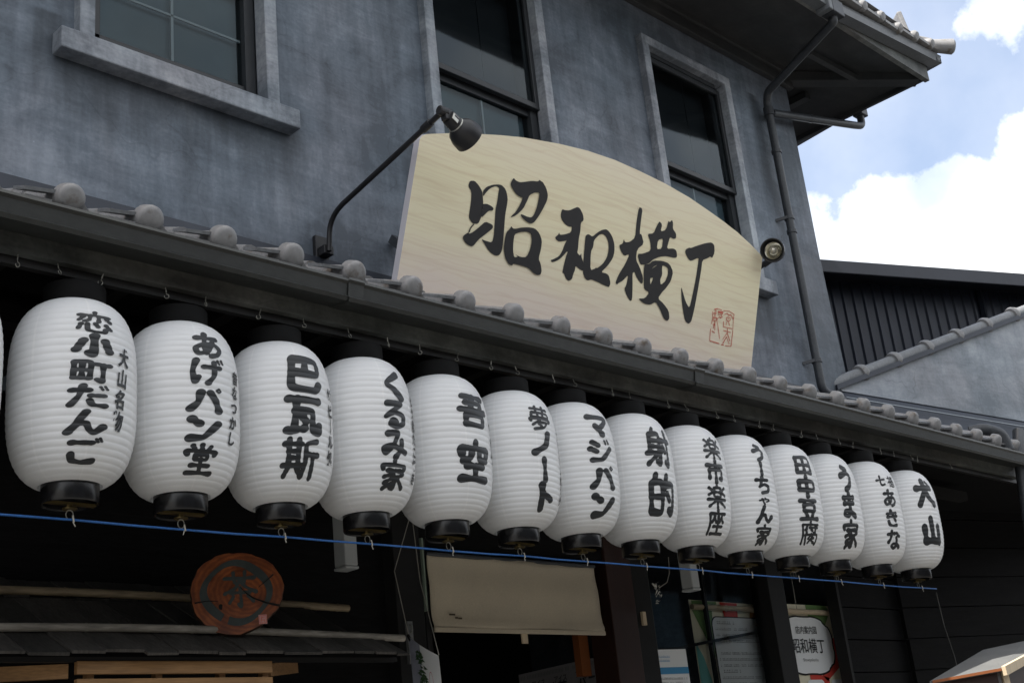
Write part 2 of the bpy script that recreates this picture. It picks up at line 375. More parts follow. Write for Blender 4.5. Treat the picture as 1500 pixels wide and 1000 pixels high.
# ------------------------------------------------------------------ special materials
def lantern_mat():
    m = bpy.data.materials.new('white_lantern_vinyl'); m.use_nodes = True
    n = m.node_tree.nodes; L = m.node_tree.links; b = n['Principled BSDF']
    t = n.new('ShaderNodeTexCoord'); sx = n.new('ShaderNodeSeparateXYZ'); L.new(t.outputs['Object'], sx.inputs[0])
    at = n.new('ShaderNodeMath'); at.operation = 'ARCTAN2'; L.new(sx.outputs[1], at.inputs[0]); L.new(sx.outputs[0], at.inputs[1])
    mu = n.new('ShaderNodeMath'); mu.operation = 'MULTIPLY'; mu.inputs[1].default_value = 7 / (2 * pi); L.new(at.outputs[0], mu.inputs[0])
    fr = n.new('ShaderNodeMath'); fr.operation = 'FRACT'; L.new(mu.outputs[0], fr.inputs[0])
    r = n.new('ShaderNodeValToRGB'); e = r.color_ramp.elements     # the overlap of the seven vinyl gores
    e[0].position = 0; e[0].color = (.88, .885, .885, 1); e[1].position = .045; e[1].color = (.83, .84, .845, 1)
    x = e.new(.035); x.color = (.88, .885, .885, 1)
    L.new(fr.outputs[0], r.inputs[0])
    nz = n.new('ShaderNodeTexNoise'); nz.inputs['Scale'].default_value = 6; nz.inputs['Detail'].default_value = 4; L.new(t.outputs['Object'], nz.inputs['Vector'])
    mm = n.new('ShaderNodeMapRange'); mm.inputs[1].default_value = .3; mm.inputs[2].default_value = .7; mm.inputs[3].default_value = .93; mm.inputs[4].default_value = 1.03; L.new(nz.outputs[0], mm.inputs[0])
    mx = n.new('ShaderNodeMix'); mx.data_type = 'RGBA'; mx.blend_type = 'MULTIPLY'; mx.inputs[0].default_value = 1
    L.new(r.outputs[0], mx.inputs[6]); L.new(mm.outputs[0], mx.inputs[7]); L.new(mx.outputs[2], b.inputs['Base Color'])
    b.inputs['Roughness'].default_value = .42; b.inputs['Specular IOR Level'].default_value = .4
    tr = n.new('ShaderNodeBsdfTranslucent'); tr.inputs[0].default_value = (.8, .8, .78, 1)
    ms = n.new('ShaderNodeMixShader'); ms.inputs[0].default_value = .2
    o = n['Material Output']; L.new(b.outputs[0], ms.inputs[1]); L.new(tr.outputs[0], ms.inputs[2]); L.new(ms.outputs[0], o.inputs[0])
    return m
VINYL = lantern_mat()
def sign_mat():
    m = bpy.data.materials.new('printed_wood_grain'); m.use_nodes = True
    n = m.node_tree.nodes; L = m.node_tree.links; b = n['Principled BSDF']
    b.inputs['Roughness'].default_value = .5; b.inputs['Specular IOR Level'].default_value = .3
    t = n.new('ShaderNodeTexCoord')
    def nz(sc, st, det=3, dist=0, loc=(0, 0, 0)):
        mp = n.new('ShaderNodeMapping'); mp.inputs['Scale'].default_value = st; mp.inputs['Location'].default_value = loc; L.new(t.outputs['Object'], mp.inputs[0])
        z = n.new('ShaderNodeTexNoise'); z.inputs['Scale'].default_value = sc; z.inputs['Detail'].default_value = det; z.inputs['Distortion'].default_value = dist
        L.new(mp.outputs[0], z.inputs['Vector']); return z.outputs[0]
    def ramp(src, stops):
        r = n.new('ShaderNodeValToRGB'); e = r.color_ramp.elements
        e[0].position, e[0].color = stops[0][0], (*stops[0][1], 1); e[1].position, e[1].color = stops[-1][0], (*stops[-1][1], 1)
        for p, c in stops[1:-1]:
            k = e.new(p); k.color = (*c, 1)
        L.new(src, r.inputs[0]); return r.outputs[0]
    # printed colour: straw yellow drifting to pinkish wood near the foot and along the top right edge
    sx = n.new('ShaderNodeSeparateXYZ'); L.new(t.outputs['Object'], sx.inputs[0])
    md = n.new('ShaderNodeMath'); md.operation = 'MULTIPLY_ADD'; md.inputs[1].default_value = 1.0
    L.new(sx.outputs[2], md.inputs[0]); bz = nz(1.6, (1, 1, 3), 3)
    q = n.new('ShaderNodeMath'); q.operation = 'MULTIPLY'; q.inputs[1].default_value = .35; L.new(bz, q.inputs[0]); L.new(q.outputs[0], md.inputs[2])
    base = ramp(md.outputs[0], [(.16, (.82, .71, .62)), (.40, (.85, .78, .57)), (.62, (.87, .80, .56)), (.95, (.87, .79, .61))])
    # grain: long wavy fibres
    w = n.new('ShaderNodeTexWave'); w.wave_type = 'BANDS'; w.bands_direction = 'Z'; w.inputs['Scale'].default_value = 7.5; w.inputs['Distortion'].default_value = 11
    w.inputs['Detail'].default_value = 3; w.inputs['Detail Scale'].default_value = .55; w.inputs['Detail Roughness'].default_value = .55
    mp = n.new('ShaderNodeMapping'); mp.inputs['Scale'].default_value = (.42, 1, 1.0); mp.inputs['Rotation'].default_value = (0, .06, 0); L.new(t.outputs['Object'], mp.inputs[0]); L.new(mp.outputs[0], w.inputs['Vector'])
    g = ramp(w.outputs[0], [(0, (.965, .945, .93)), (.07, (.98, .97, .96)), (.16, (1, 1, 1)), (1, (1, 1, 1))])
    g2 = ramp(nz(30, (.07, 1, 1.6), 4, .8), [(.35, (.93, .90, .885)), (.52, (1, 1, 1)), (1, (1, 1, 1))])
    a = n.new('ShaderNodeMix'); a.data_type = 'RGBA'; a.blend_type = 'MULTIPLY'; a.inputs[0].default_value = 1; L.new(base, a.inputs[6]); L.new(g, a.inputs[7])
    c = n.new('ShaderNodeMix'); c.data_type = 'RGBA'; c.blend_type = 'MULTIPLY'; c.inputs[0].default_value = 1; L.new(a.outputs[2], c.inputs[6]); L.new(g2, c.inputs[7])
    L.new(c.outputs[2], b.inputs['Base Color'])
    return m
SIGN = sign_mat()
SIGNEDGE = mat('sign_edge_lilac_grey', (0.55, 0.54, 0.58), .5, .12, 6)
def log_mat():
    m = bpy.data.materials.new('varnished_log_slice'); m.use_nodes = True
    n = m.node_tree.nodes; L = m.node_tree.links; b = n['Principled BSDF']; b.inputs['Roughness'].default_value = .45
    t = n.new('ShaderNodeTexCoord')
    w = n.new('ShaderNodeTexWave'); w.wave_type = 'RINGS'; w.rings_direction = 'Y'; w.inputs['Scale'].default_value = 22; w.inputs['Distortion'].default_value = 2.5; w.inputs['Detail'].default_value = 3; w.inputs['Detail Scale'].default_value = 3
    L.new(t.outputs['Object'], w.inputs['Vector'])
    r = n.new('ShaderNodeValToRGB'); r.color_ramp.elements[0].color = (.19, .050, .016, 1); r.color_ramp.elements[1].color = (.29, .085, .022, 1); L.new(w.outputs[0], r.inputs[0])
    z = n.new('ShaderNodeTexNoise'); z.inputs['Scale'].default_value = 18; z.inputs['Detail'].default_value = 6; L.new(t.outputs['Object'], z.inputs['Vector'])
    r2 = n.new('ShaderNodeValToRGB'); r2.color_ramp.elements[0].position = .35; r2.color_ramp.elements[1].position = .65; r2.color_ramp.elements[0].color = (.55, .5, .5, 1); r2.color_ramp.elements[1].color = (1.2, 1.2, 1.2, 1); L.new(z.outputs[0], r2.inputs[0])
    mx = n.new('ShaderNodeMix'); mx.data_type = 'RGBA'; mx.blend_type = 'MULTIPLY'; mx.inputs[0].default_value = 1; L.new(r.outputs[0], mx.inputs[6]); L.new(r2.outputs[0], mx.inputs[7]); L.new(mx.outputs[2], b.inputs['Base Color'])
    return m
LOG = log_mat()
BARK = mat('log_bark', (0.06, 0.03, 0.016), .8, .5, 20, bump=.4)
LOGPAINT = mat('log_grey_paint', (0.055, 0.070, 0.068), .6, .4, 30)

# ------------------------------------------------------------------ brush characters (own stroke data, 100 x 100 box)
G = {
'恋': (9, '50 2 50 14|8 18 92 18|38 18 34 40 22 48|60 18 60 46|18 28 8 44|82 26 94 42|14 62 8 84|30 60 32 88 50 94 76 92 78 78|50 56 58 70|80 58 94 76'),
'小': (16, '50 4 50 88 38 80|24 28 8 72|78 24 92 70'),
'町': (10.5, '8 14 8 84|8 14 46 14 46 84|8 48 46 48|27 14 27 84|8 84 46 84|54 20 96 20|78 20 78 90 64 84'),
'だ': (12, '8 28 50 24|34 6 26 50 8 90|54 46 88 42|52 66 60 84 92 84|76 6 82 18;6|88 2 94 14;6'),
'ん': (14, '48 4 28 50 8 90|10 88 30 56 50 52 58 74 72 88 94 60'),
'ご': (13, '20 20 74 18|20 62 24 84 50 90 84 84|82 2 88 13;6|92 -2 98 9;6'),
'あ': (12, '14 22 82 18|42 2 40 50 46 84|66 36 50 76 22 88 14 66 40 46 74 44 90 62 80 84 60 94'),
'げ': (12, '16 8 8 50 16 92 24 72|38 32 88 28|68 10 70 60 52 94|80 0 86 12;6|92 -4 98 8;6'),
'パ': (15, '34 22 28 60 8 88|60 20 78 50 90 88|86 2 93 9 86 16 79 9 86 2;5'),
'ン': (16, '14 16 38 34|12 86 50 80 90 26'),
'堂': (9.5, '50 0 50 18|24 4 30 16|76 4 68 16|10 34 10 22 90 22 88 34|34 34 34 50 66 50 66 34 34 34|50 50 50 92|22 70 78 70|8 94 92 94'),
'巴': (14, '14 10 84 10 86 46 14 46|50 10 50 46|14 10 14 80 30 90 80 90 92 74'),
'瓦': (13, '8 10 92 10|30 10 26 88 8 90|26 90 54 84|28 40 72 40 76 84 94 90 94 72|46 54 56 66'),
'斯': (9, '8 16 50 16|18 4 18 68|42 4 42 68|18 34 42 34|18 50 42 50|4 68 54 68|18 74 8 92|40 74 52 92|90 6 62 16 62 60 54 94|62 40 96 40|82 40 82 96'),
'く': (16, '72 4 28 36 24 50 50 66 82 96'),
'る': (13, '20 12 74 10 30 46 16 62 50 44 84 52 84 80 56 94 34 86 42 72 56 78'),
'み': (13, '22 14 60 10 40 60 16 84 10 66 40 56 94 76|76 34 74 66 52 96'),
'家': (10, '50 0 50 12|10 30 10 16 90 16 88 30|26 34 76 34|54 34 36 48 14 56|46 44 58 70 54 92 40 88|50 56 16 76|56 70 12 94|86 44 64 58|62 56 94 90'),
'吾': (12, '12 8 88 8|46 8 36 50|20 28 74 28 70 50|4 50 96 50|22 66 22 94|22 66 78 66 78 94 22 94'),
'空': (12, '50 0 50 14|10 34 10 18 90 18 88 34|38 28 32 44 12 50|62 28 64 44 88 44|24 62 76 62|50 62 50 92|8 94 92 94'),
'夢': (8, '10 10 90 10|32 0 32 20|66 0 66 20|14 28 86 28 86 46 14 46 14 28|38 28 38 46|62 28 62 46|8 64 8 54 92 54 90 64|44 60 14 82|36 70 78 68 60 90 20 100|40 76 52 86'),
'ノ': (18, '76 6 62 56 14 90'),
'ー': (15, '50 6 52 94'),
'ト': (17, '38 2 38 96|40 34 84 58'),
'マ': (16, '8 12 92 12 70 44 48 62|34 50 62 86'),
'ジ': (14, '14 14 36 26|6 42 30 52|12 88 50 82 90 34|64 4 70 18;6|78 0 84 14;6'),
'射': (9, '28 0 20 14|12 16 12 64|12 16 48 16 48 90 36 86|12 32 48 32|12 48 48 48|2 66 54 62|46 62 6 94|56 30 98 30|82 4 82 92 70 86|62 46 70 60'),
'的': (11, '26 0 18 18|10 20 10 90|10 20 46 20 46 90 10 90|10 54 46 54|66 0 54 34|60 24 92 24 90 90 74 84|66 46 76 62'),
'楽': (8.5, '50 0 42 10|34 12 34 48 66 48 66 12 34 12|34 30 66 30|10 12 22 22|8 42 22 34|90 10 78 22|92 42 78 34|4 62 96 62|50 50 50 98|46 64 10 92|54 64 92 92'),
'市': (11, '50 0 50 16|6 20 94 20|18 40 18 80|18 40 82 40 82 80 72 76|50 20 50 98'),
'座': (8.5, '52 0 52 10|14 14 94 14|14 14 14 60 4 96|36 24 24 50|36 36 46 50|74 24 62 50|74 36 86 50|55 22 55 92|32 66 82 66|20 94 96 94'),
'う': (15, '36 6 64 16|18 42 60 30 82 44 70 80 42 96'),
'ち': (13, '12 20 84 18|48 2 36 50 30 60 60 44 86 56 80 84 42 94'),
'ゃ': (10, '20 56 76 42 84 58 66 70|36 38 52 96|56 30 64 42'),
'田': (12, '12 12 12 90|12 12 88 12 88 90|12 50 88 50|50 12 50 90|12 88 88 88'),
'中': (14, '12 24 12 64|12 24 88 24 88 64 12 64|50 0 50 98'),
'豆': (12, '8 8 92 8|24 28 24 56|24 28 76 28 76 56 24 56|32 66 38 86|68 66 60 86|6 94 94 94'),
'腐': (7.5, '52 0 52 8|12 12 94 12|12 12 12 60 2 96|34 18 24 36|30 30 30 50|46 26 92 26|78 18 78 50 70 48|56 34 62 42|24 58 24 98|24 58 90 58 90 96 82 94|56 54 40 74|56 60 72 74|56 74 40 92|56 78 74 92'),
'ま': (13, '18 20 84 18|22 42 80 40|52 2 54 70 40 90 18 84 24 70 50 72 84 90'),
'き': (12, '16 22 80 16|18 42 84 36|40 2 72 66|22 66 28 88 50 94 76 90'),
'な': (12, '10 20 56 16|36 2 28 40 12 62|70 14 90 30|68 36 70 76 50 92 32 82 44 70 70 72 92 88'),
'七': (13, '6 44 94 34|44 4 46 74 60 90 92 80'),
'福': (8, '26 2 26 14|8 22 42 22 22 50 4 66|28 44 28 96|36 48 44 58|50 8 94 8|56 22 56 38 86 38 86 22 56 22|50 50 50 94 94 94 94 50 50 50|72 50 72 94|50 72 94 72'),
'犬': (16, '8 32 90 28|48 4 46 40 12 94|50 38 66 66 94 90|72 6 84 16;9'),
'山': (17, '50 6 50 84|14 36 14 88|14 86 86 86|86 34 86 90'),
'茶': (10, '8 20 92 20|34 6 36 32|66 4 62 32|50 26 36 46 6 60|50 26 66 44 94 58|24 58 76 58|50 46 50 94 42 88|30 68 18 84|70 66 84 82'),
}
def smooth_line(p, step=2.5):
    p = np.array(p, float)
    if len(p) == 2:
        n = max(2, int(np.linalg.norm(p[1] - p[0]) / step)); t = np.linspace(0, 1, n)[:, None]
        q = p[0] + (p[1] - p[0]) * t
        return q
    P = np.vstack([2 * p[0] - p[1], p, 2 * p[-1] - p[-2]]); out = []
    for i in range(1, len(P) - 2):
        n = max(3, int(np.linalg.norm(P[i + 1] - P[i]) / step)); t = np.linspace(0, 1, n, endpoint=False)[:, None]
        k = .62   # tension: corners stay fairly square, like brush turns
        m0 = (P[i + 1] - P[i - 1]) * .5 * k; m1 = (P[i + 2] - P[i]) * .5 * k
        out.append((2 * t**3 - 3 * t**2 + 1) * P[i] + (t**3 - 2 * t**2 + t) * m0 + (-2 * t**3 + 3 * t**2) * P[i + 1] + (t**3 - t**2) * m1)
    out.append(p[-1:]); return np.vstack(out)
_gc = {}
def glyph(ch, N=64, bold=1.0):
    key = (ch, N, bold)
    if key in _gc: return _gc[key]
    w0, s = G[ch]; lo, hi = -14., 114.
    xs = np.linspace(lo, hi, N + 1); X, Y = np.meshgrid(xs, xs); F = np.full(X.shape, -99.)
    rr = random.Random(hash(ch) % 1000 if False else ord(ch))
    for st in s.split('|'):
        w = w0
        if ';' in st: st, w = st.split(';'); w = float(w)
        c = list(map(float, st.split())); pts = smooth_line(list(zip(c[0::2], c[1::2])))
        n = len(pts); t = np.linspace(0, 1, n); ph = rr.random() * 6
        rad = w * .5 * bold * (1.12 - .30 * np.sin(t * pi) ** .8 + .10 * np.sin(t * 9 + ph)); rad[-1] *= .8
        if n > 4: rad[0] *= .88
        for (px, py), r in zip(pts, rad):
            ang = (X - px) * .55 + (Y - py) * .0
            d = np.sqrt((X - px) ** 2 + (Y - py) ** 2 + .35 * (X - px) * (Y - py))   # slanted elliptical brush tip
            F = np.maximum(F, r - d)
    polys = []
    for j in range(N):
        for i in range(N):
            q = [(j, i), (j, i + 1), (j + 1, i + 1), (j + 1, i)]; f = [F[a] for a in q]
            if max(f) <= 0: continue
            P4 = [(xs[b], xs[a]) for a, b in q]
            if min(f) > 0: polys.append(P4); continue
            out = []
            for k in range(4):
                a, b = P4[k], P4[(k + 1) % 4]; fa, fb = f[k], f[(k + 1) % 4]
                if fa > 0: out.append(a)
                if (fa > 0) != (fb > 0):
                    u = fa / (fa - fb); out.append((a[0] + (b[0] - a[0]) * u, a[1] + (b[1] - a[1]) * u))
            if len(out) > 2: polys.append(out)
    polys = [[(x / 100, y / 100) for x, y in p] for p in polys]
    _gc[key] = polys
    return polys
_fc = {}
def font_polys(text, bold=0.02, cut=0):
    """Text set in Blender's own font, as flat polygons; every character roughly 1 x 1."""
    key = (text, bold, cut)
    if key in _fc: return _fc[key]
    c = bpy.data.curves.new('t', 'FONT'); c.body = text; c.offset = bold; c.resolution_u = 3
    o = bpy.data.objects.new('t', c); col.objects.link(o)
    me = o.evaluated_get(bpy.context.evaluated_depsgraph_get()).to_mesh()
    bm = bmesh.new(); bm.from_mesh(me)
    if cut:
        xs = [v.co.x for v in bm.verts]; ys = [v.co.y for v in bm.verts]
        for axis, lo, hi in ((0, min(xs), max(xs)), (1, min(ys), max(ys))):
            k = lo + cut
            while k < hi:
                co = (k, 0, 0) if axis == 0 else (0, k, 0); no = (1, 0, 0) if axis == 0 else (0, 1, 0)
                bmesh.ops.bisect_plane(bm, geom=bm.verts[:] + bm.edges[:] + bm.faces[:], plane_co=co, plane_no=no); k += cut
    out = [[(v.co.x, v.co.y) for v in f.verts] for f in bm.faces]
    bm.free(); bpy.data.objects.remove(o); bpy.data.curves.remove(c)
    _fc[key] = out
    return out
def fill_polys(loops):
    """Fill an outline with holes; returns triangles."""
    bm = bmesh.new(); es = []
    for lp in loops:
        vs = [bm.verts.new((x, y, 0)) for x, y in lp]
        for i in range(len(vs)): es.append(bm.edges.new((vs[i], vs[(i + 1) % len(vs)])))
    bmesh.ops.triangle_fill(bm, edges=es, use_beauty=True, use_dissolve=False)
    out = [[(v.co.x, v.co.y) for v in f.verts] for f in bm.faces]
    bm.free(); return out
def rough_loop(lp, amp, seed):
    """Chaikin rounding of a traced outline."""
    p = [np.array(q) for q in lp]
    out = []
    for i in range(len(p)):
        a, b = p[i], p[(i + 1) % len(p)]; out += [a * .8 + b * .2, a * .2 + b * .8]
    return [tuple(q) for q in out]
# ------------------------------------------------------------------ the ground
g = MB().box(-400, 400, -400, 400, -0.5, 0); o = g.build('street', ASPHALT); o['kind'] = 'structure'

# ------------------------------------------------------------------ the plaster building
bld = thing('plaster_building', 'two storey grey plaster shop building with tiled pent roof above the lanterns', 'building', (3.5, 4.0, 0))
WX = [(1.960, 2.885), (3.800, 4.722), (5.636, 6.560)]
ZS, ZT = 4.52, 5.985        # sill top, frame top
XL, XR, YW, YB = -6.0, 7.39, 4.0, 10.0
ZC = 6.40
w = MB()
w.box(XL, XR, YW, YW + .15, 3.0, ZS - .05)
w.box(XL, XR, YW, YW + .15, ZT - .03, ZC)
xs = [XL] + [q for a, b in WX for q in (a + .04, b - .04)] + [XR]
for i in range(0, len(xs), 2): w.box(xs[i], xs[i + 1], YW, YW + .15, ZS - .05, ZT - .03)
w.box(XR - .15, XR, YW + .15, YB, 0, ZC)
w.box(XL, XL + .15, YW + .15, YB, 0, ZC)
w.box(XL, XR, YB, YB + .15, 0, ZC)
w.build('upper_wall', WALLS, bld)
# swelling at the foot of the right hand corner
c = MB(); N = 14; vs = []
for i in range(N + 1):
    z = 3.6 + i * .09; k = .05 * (1 - i / N) ** 1.6 if i > 5 else .05 * (1 - 5.5 / N) ** 1.6
    vs += [(XR - .3, YW - .004, z), (XR + k, YW - .004 - k * .3, z), (XR + k, YW + .5, z)]
fs = []
for i in range(N):
    for j in range(2): a = i * 3 + j; fs.append((a, a + 1, a + 4, a + 3))
c.add(vs, fs); c.build('flared_corner', WALL, bld, smooth='all')
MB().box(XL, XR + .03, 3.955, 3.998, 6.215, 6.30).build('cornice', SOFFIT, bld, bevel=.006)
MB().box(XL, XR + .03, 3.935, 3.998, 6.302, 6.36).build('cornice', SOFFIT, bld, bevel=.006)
# windows
for wi, (a, b) in enumerate(WX):
    yf = 3.95; fw = .064
    fr = MB()
    fr.box(a, a + fw, yf, 4.03, ZS, ZT - fw); fr.box(b - fw, b, yf, 4.03, ZS, ZT - fw); fr.box(a, b, yf, 4.03, ZT - fw, ZT)
    wf = fr.build('window', TRIM, bld, bevel=.005)
    MB().box(a - .085, b + .085, 3.925, 4.04, 4.424, ZS - .002).build('sill', TRIM, wf, bevel=.006)
    ia, ib = a + fw + .001, b - fw - .001; zm = 5.155; zt = ZT - fw - .001
    def sash(z0, z1, y, nm, tp=.035, bt=.04, sd=.03):
        s = MB(); s.box(ia, ia + sd + (.04 if y > 4.03 else .015), y, y + .03, z0, z1); s.box(ib - sd, ib, y, y + .03, z0, z1)
        s.box(ia + sd, ib - sd, y, y + .03, z0, z0 + bt); s.box(ia + sd, ib - sd, y, y + .03, z1 - tp, z1)
        s.build(nm, SASH, wf, bevel=.003)
    # outer track
    t = MB(); t.box(ia, ia + .012, 3.99, 4.10, ZS, zt); t.box(ib - .05, ib, 4.035, 4.12, ZS, zt); t.box(ia + .012, ib - .05, 4.0, 4.1, zt - .03, zt)
    t.build('sash_track', SASH, wf)
    sash(zm - .03, zt - .031, 4.005, 'upper_sash', bt=.035)
    sash(ZS + .002, zm + .01, 4.05, 'lower_sash', tp=.075, bt=.105)
    MB().add([(ia + .02, 4.02, zm), (ib - .02, 4.02, zm), (ib - .02, 4.02, zt - .04), (ia + .02, 4.02, zt - .04)], [(0, 1, 2, 3)]).build('pane', GLASS2, wf)
    MB().add([(ia + .02, 4.065, ZS + .03), (ib - .02, 4.065, ZS + .03), (ib - .02, 4.065, zm), (ia + .02, 4.065, zm)], [(0, 1, 2, 3)]).build('pane', GLASS, wf)
    # glazing bars behind the glass
    xm = (ia + ib) / 2 + .01
    q = MB(); q.box(xm - .006, xm + .006, 4.072, 4.08, ZS + .03, zm); q.box(ia + .02, ib - .02, 4.072, 4.08, 4.86, 4.87)
    q.build('glazing_bar', MUNT, wf)
    q = MB(); q.box(xm - .004, xm + .004, 4.03, 4.036, zm, zt - .04); q.build('glazing_bar', SCREEN, wf)
    MB().box(ia, ib, 4.10, 4.12, ZS, zm).build('frosted_backing', PGREY, wf)
    MB().box(ia, ib, 4.121, 4.14, ZS, zt).build('dark_blind', SCREEN, wf)
# upper eave
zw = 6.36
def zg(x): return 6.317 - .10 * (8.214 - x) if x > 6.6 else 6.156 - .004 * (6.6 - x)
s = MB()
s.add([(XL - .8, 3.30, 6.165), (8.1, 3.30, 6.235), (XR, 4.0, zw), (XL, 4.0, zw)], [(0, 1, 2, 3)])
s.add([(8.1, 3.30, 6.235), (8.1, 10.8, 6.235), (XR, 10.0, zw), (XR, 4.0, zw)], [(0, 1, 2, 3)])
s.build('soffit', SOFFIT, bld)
f = MB(); f.hexa([(XL - .8, 3.262, 6.12), (8.13, 3.262, 6.185), (8.13, 3.298, 6.185), (XL - .8, 3.298, 6.12), (XL - .8, 3.262, 6.32), (8.13, 3.262, 6.385), (8.13, 3.298, 6.385), (XL - .8, 3.298, 6.32)])
f.build('eave_fascia', UFASCIA, bld)
f = MB(); f.box(8.102, 8.13, 3.30, 10.8, 6.20, 6.385); f.build('eave_fascia', SOFFIT, bld)
b = MB(); b.bar((XR - .05, 4.05, 6.31), (8.08, 3.33, 6.215), .10, .07); b.build('hip_beam', SOFFIT, bld)
for yy in (4.55, 5.4, 6.3):
    MB().bar((XR, yy, 6.32), (8.1, yy, 6.21), .08, .05).build('soffit_beam', SOFFIT, bld)
MB().bar((XR + .3, 4.0, 6.275), (XR + .3, 10, 6.275), .07, .05).build('soffit_beam', SOFFIT, bld)
MB().bar((XR - .3, 3.62, 6.215), (XR + .34, 3.62, 6.235), .04, .04).build('soffit_beam', SOFFIT, bld)
# gutters of the upper eave
gu = MB(); P0 = []
for x in (XL - .8, 6.6, 8.214):
    z = zg(x); P0.append([(x, 3.176, z + .05), (x, 3.180, z), (x, 3.255, z - .005), (x, 3.26, z + .05), (x, 3.25, z + .05), (x, 3.245, z + .008), (x, 3.19, z + .01), (x, 3.186, z + .058), (x, 3.170, z + .058)])
n9 = 9
for i in range(2): gu.add(P0[i] + P0[i + 1], [(k, (k + 1) % n9, n9 + (k + 1) % n9, n9 + k) for k in range(n9)])
gu.build('gutter', UGUTTER, bld)
gu = MB()
P0 = []
for y, z in ((3.176, 6.317), (4.448, 6.216), (10.8, 6.19)):
    P0.append([(8.214, y, z + .05), (8.210, y, z), (8.14, y, z - .005), (8.135, y, z + .05), (8.145, y, z + .05), (8.15, y, z + .008), (8.20, y, z + .01), (8.204, y, z + .058), (8.22, y, z + .058)])
for i in range(2): gu.add(P0[i] + P0[i + 1], [(k, (k + 1) % n9, n9 + (k + 1) % n9, n9 + k) for k in range(n9)])
gu.build('gutter', PIPE, bld)
MB().box(6.66, 6.80, 3.165, 3.262, 6.13, 6.24).build('gutter_outlet', PIPE, bld, bevel=.006)
MB().box(6.60, 6.645, 3.158, 3.262, 6.12, 6.24).build('gutter_outlet', UGUTTER, bld, bevel=.006)
MB().box(8.128, 8.226, 3.82, 3.90, 6.19, 6.285).build('gutter_outlet', PIPE, bld, bevel=.006)
# upper hipped roof
ry = 7.0; rz = 6.40 + (ry - 3.16) * .48
r = MB()
e1, e2, e3, e4 = (XL - .85, 3.16, 6.36), (8.2, 3.16, 6.40), (8.2, 10.9, 6.40), (XL - .85, 10.9, 6.36)
r1, r2 = (XL + 3, ry, rz), (8.2 - 3.84, ry, rz)
r.add([e1, e2, e3, e4, r1, r2], [(0, 1, 5, 4), (1, 2, 5), (2, 3, 4, 5), (3, 0, 4), (0, 3, 2, 1)])
ur = r.build('upper_roof', TILE, bld)
def tile_mesh(rows_len=.27):
    """One interlocking pan tile, local: x across, y up the slope, z out of the roof."""
    prof = []
    for i in range(7):
        a = pi - pi * i / 6; prof.append((.04 + .032 * cos(a), .012 + .025 * sin(a)))
    for i in range(1, 9):
        t = i / 8; x = .072 + .168 * t; prof.append((x, .012 - .056 * sin(min(t * 1.7, 1) * pi / 2) + .014 * max(0, t - .5)))
    m = MB(); n = len(prof); th = .016
    vs = []
    for y, zz in ((0, 0.0), (rows_len, -.004)):
        vs += [(x, y, z + zz) for x, z in prof] + [(x, y, z + zz - th) for x, z in prof]
    fs = []
    for i in range(n - 1):
        fs += [(i, i + 1, 2 * n + i + 1, 2 * n + i), (n + i, 3 * n + i, 3 * n + i + 1, n + i + 1), (i, n + i, n + i + 1, i + 1)]
    fs += [(0, 2 * n, 3 * n, n), (n - 1, 2 * n - 1, 4 * n - 1, 3 * n - 1)]
    m.add(vs, fs); return m
def tile_cap(m, r=.041, x=.04, z=.012):
    m.lathe([(.0, -.016), (r * .6, -.015), (r * .86, -.011), (r * .97, -.004), (r, .004), (r, .03), (r * .75, .036)], (x, 0, z), (0, 1, 0), 20)
    m.hexa([(.150, -.016, -.062), (.226, -.016, -.062), (.226, .002, -.062), (.150, .002, -.062), (.150, -.016, -.010), (.226, -.016, -.008), (.226, .002, -.008), (.150, .002, -.010)])
    m.cm = 1; m.hexa([(.160, .012, .004), (.250, .012, .014), (.250, .09, .014), (.160, .09, .004), (.160, .012, .014), (.250, .012, .024), (.250, .09, .024), (.160, .09, .014)]); m.cm = 0
    return m
lower = None
# ------------------------------------------------------------------ lower pent roof
PITCH = .42; pa = math.atan(PITCH)
def on_roof(x, s, h):     # s metres up the slope from the lip, h out of the roof
    return (x, 2.905 + s * cos(pa) - h * sin(pa), 3.215 + s * sin(pa) + h * cos(pa))
lr = MB()
lr.prism([(2.96, 3.16), (4.0, 3.16 + 1.04 * PITCH), (4.0, 3.12 + 1.04 * PITCH - .1), (2.96, 3.10)], lambda u, v, d: (d, u, v), -3.0, 9.8)
lroof = lr.build('lower_roof', BLACK, bld)
TP = .2405
nb = int(round((7.3 - (-1.2)) / TP))
def tile_obj(m, name):
    vs = m.v
    m2 = MB(); m2.v = [on_roof(x, y, z) for x, y, z in vs]; m2.f = m.f; m2.mi = m.mi
    return m2
base_e = tile_obj(tile_cap(tile_mesh(.27)), 'e').build('eave_tile', [TILE, TILE2], lroof, smooth=True)
base_r = tile_obj(tile_mesh(.27), 'r').build('roof_tile', TILE, lroof, smooth=True)
x00 = 1.419 - .04
k0 = -9
first = True
for k in range(k0, 25):
    jx, jz, ja = R.uniform(-.003, .003), R.uniform(-.003, .002), R.uniform(-.012, .012)
    if first: t = base_e
    else: t = base_e.copy(); col.objects.link(t)
    t.location = (x00 + TP * k + jx, 0, jz)
    if first: t2 = base_r
    else: t2 = base_r.copy(); col.objects.link(t2)
    t2.location = (x00 + TP * k + R.uniform(-.003, .003), .25 * cos(pa), .25 * sin(pa) + .006)
    for rr in range(2, 4):
        t3 = base_r.copy(); col.objects.link(t3)
        t3.location = (x00 + TP * k + R.uniform(-.003, .003), .25 * rr * cos(pa), .25 * rr * sin(pa) + .006 * rr)
    first = False
# wall flashing over the roof
fl = MB(); fl.prism([(3.80, 3.64), (3.985, 3.735), (3.985, 3.71), (3.80, 3.61)], lambda u, v, d: (d, u, v), -3, 7.5); fl.box(-3, 7.42, 3.972, 3.998, 3.70, 3.855)
fl.build('wall_flashing', FLASH, bld)
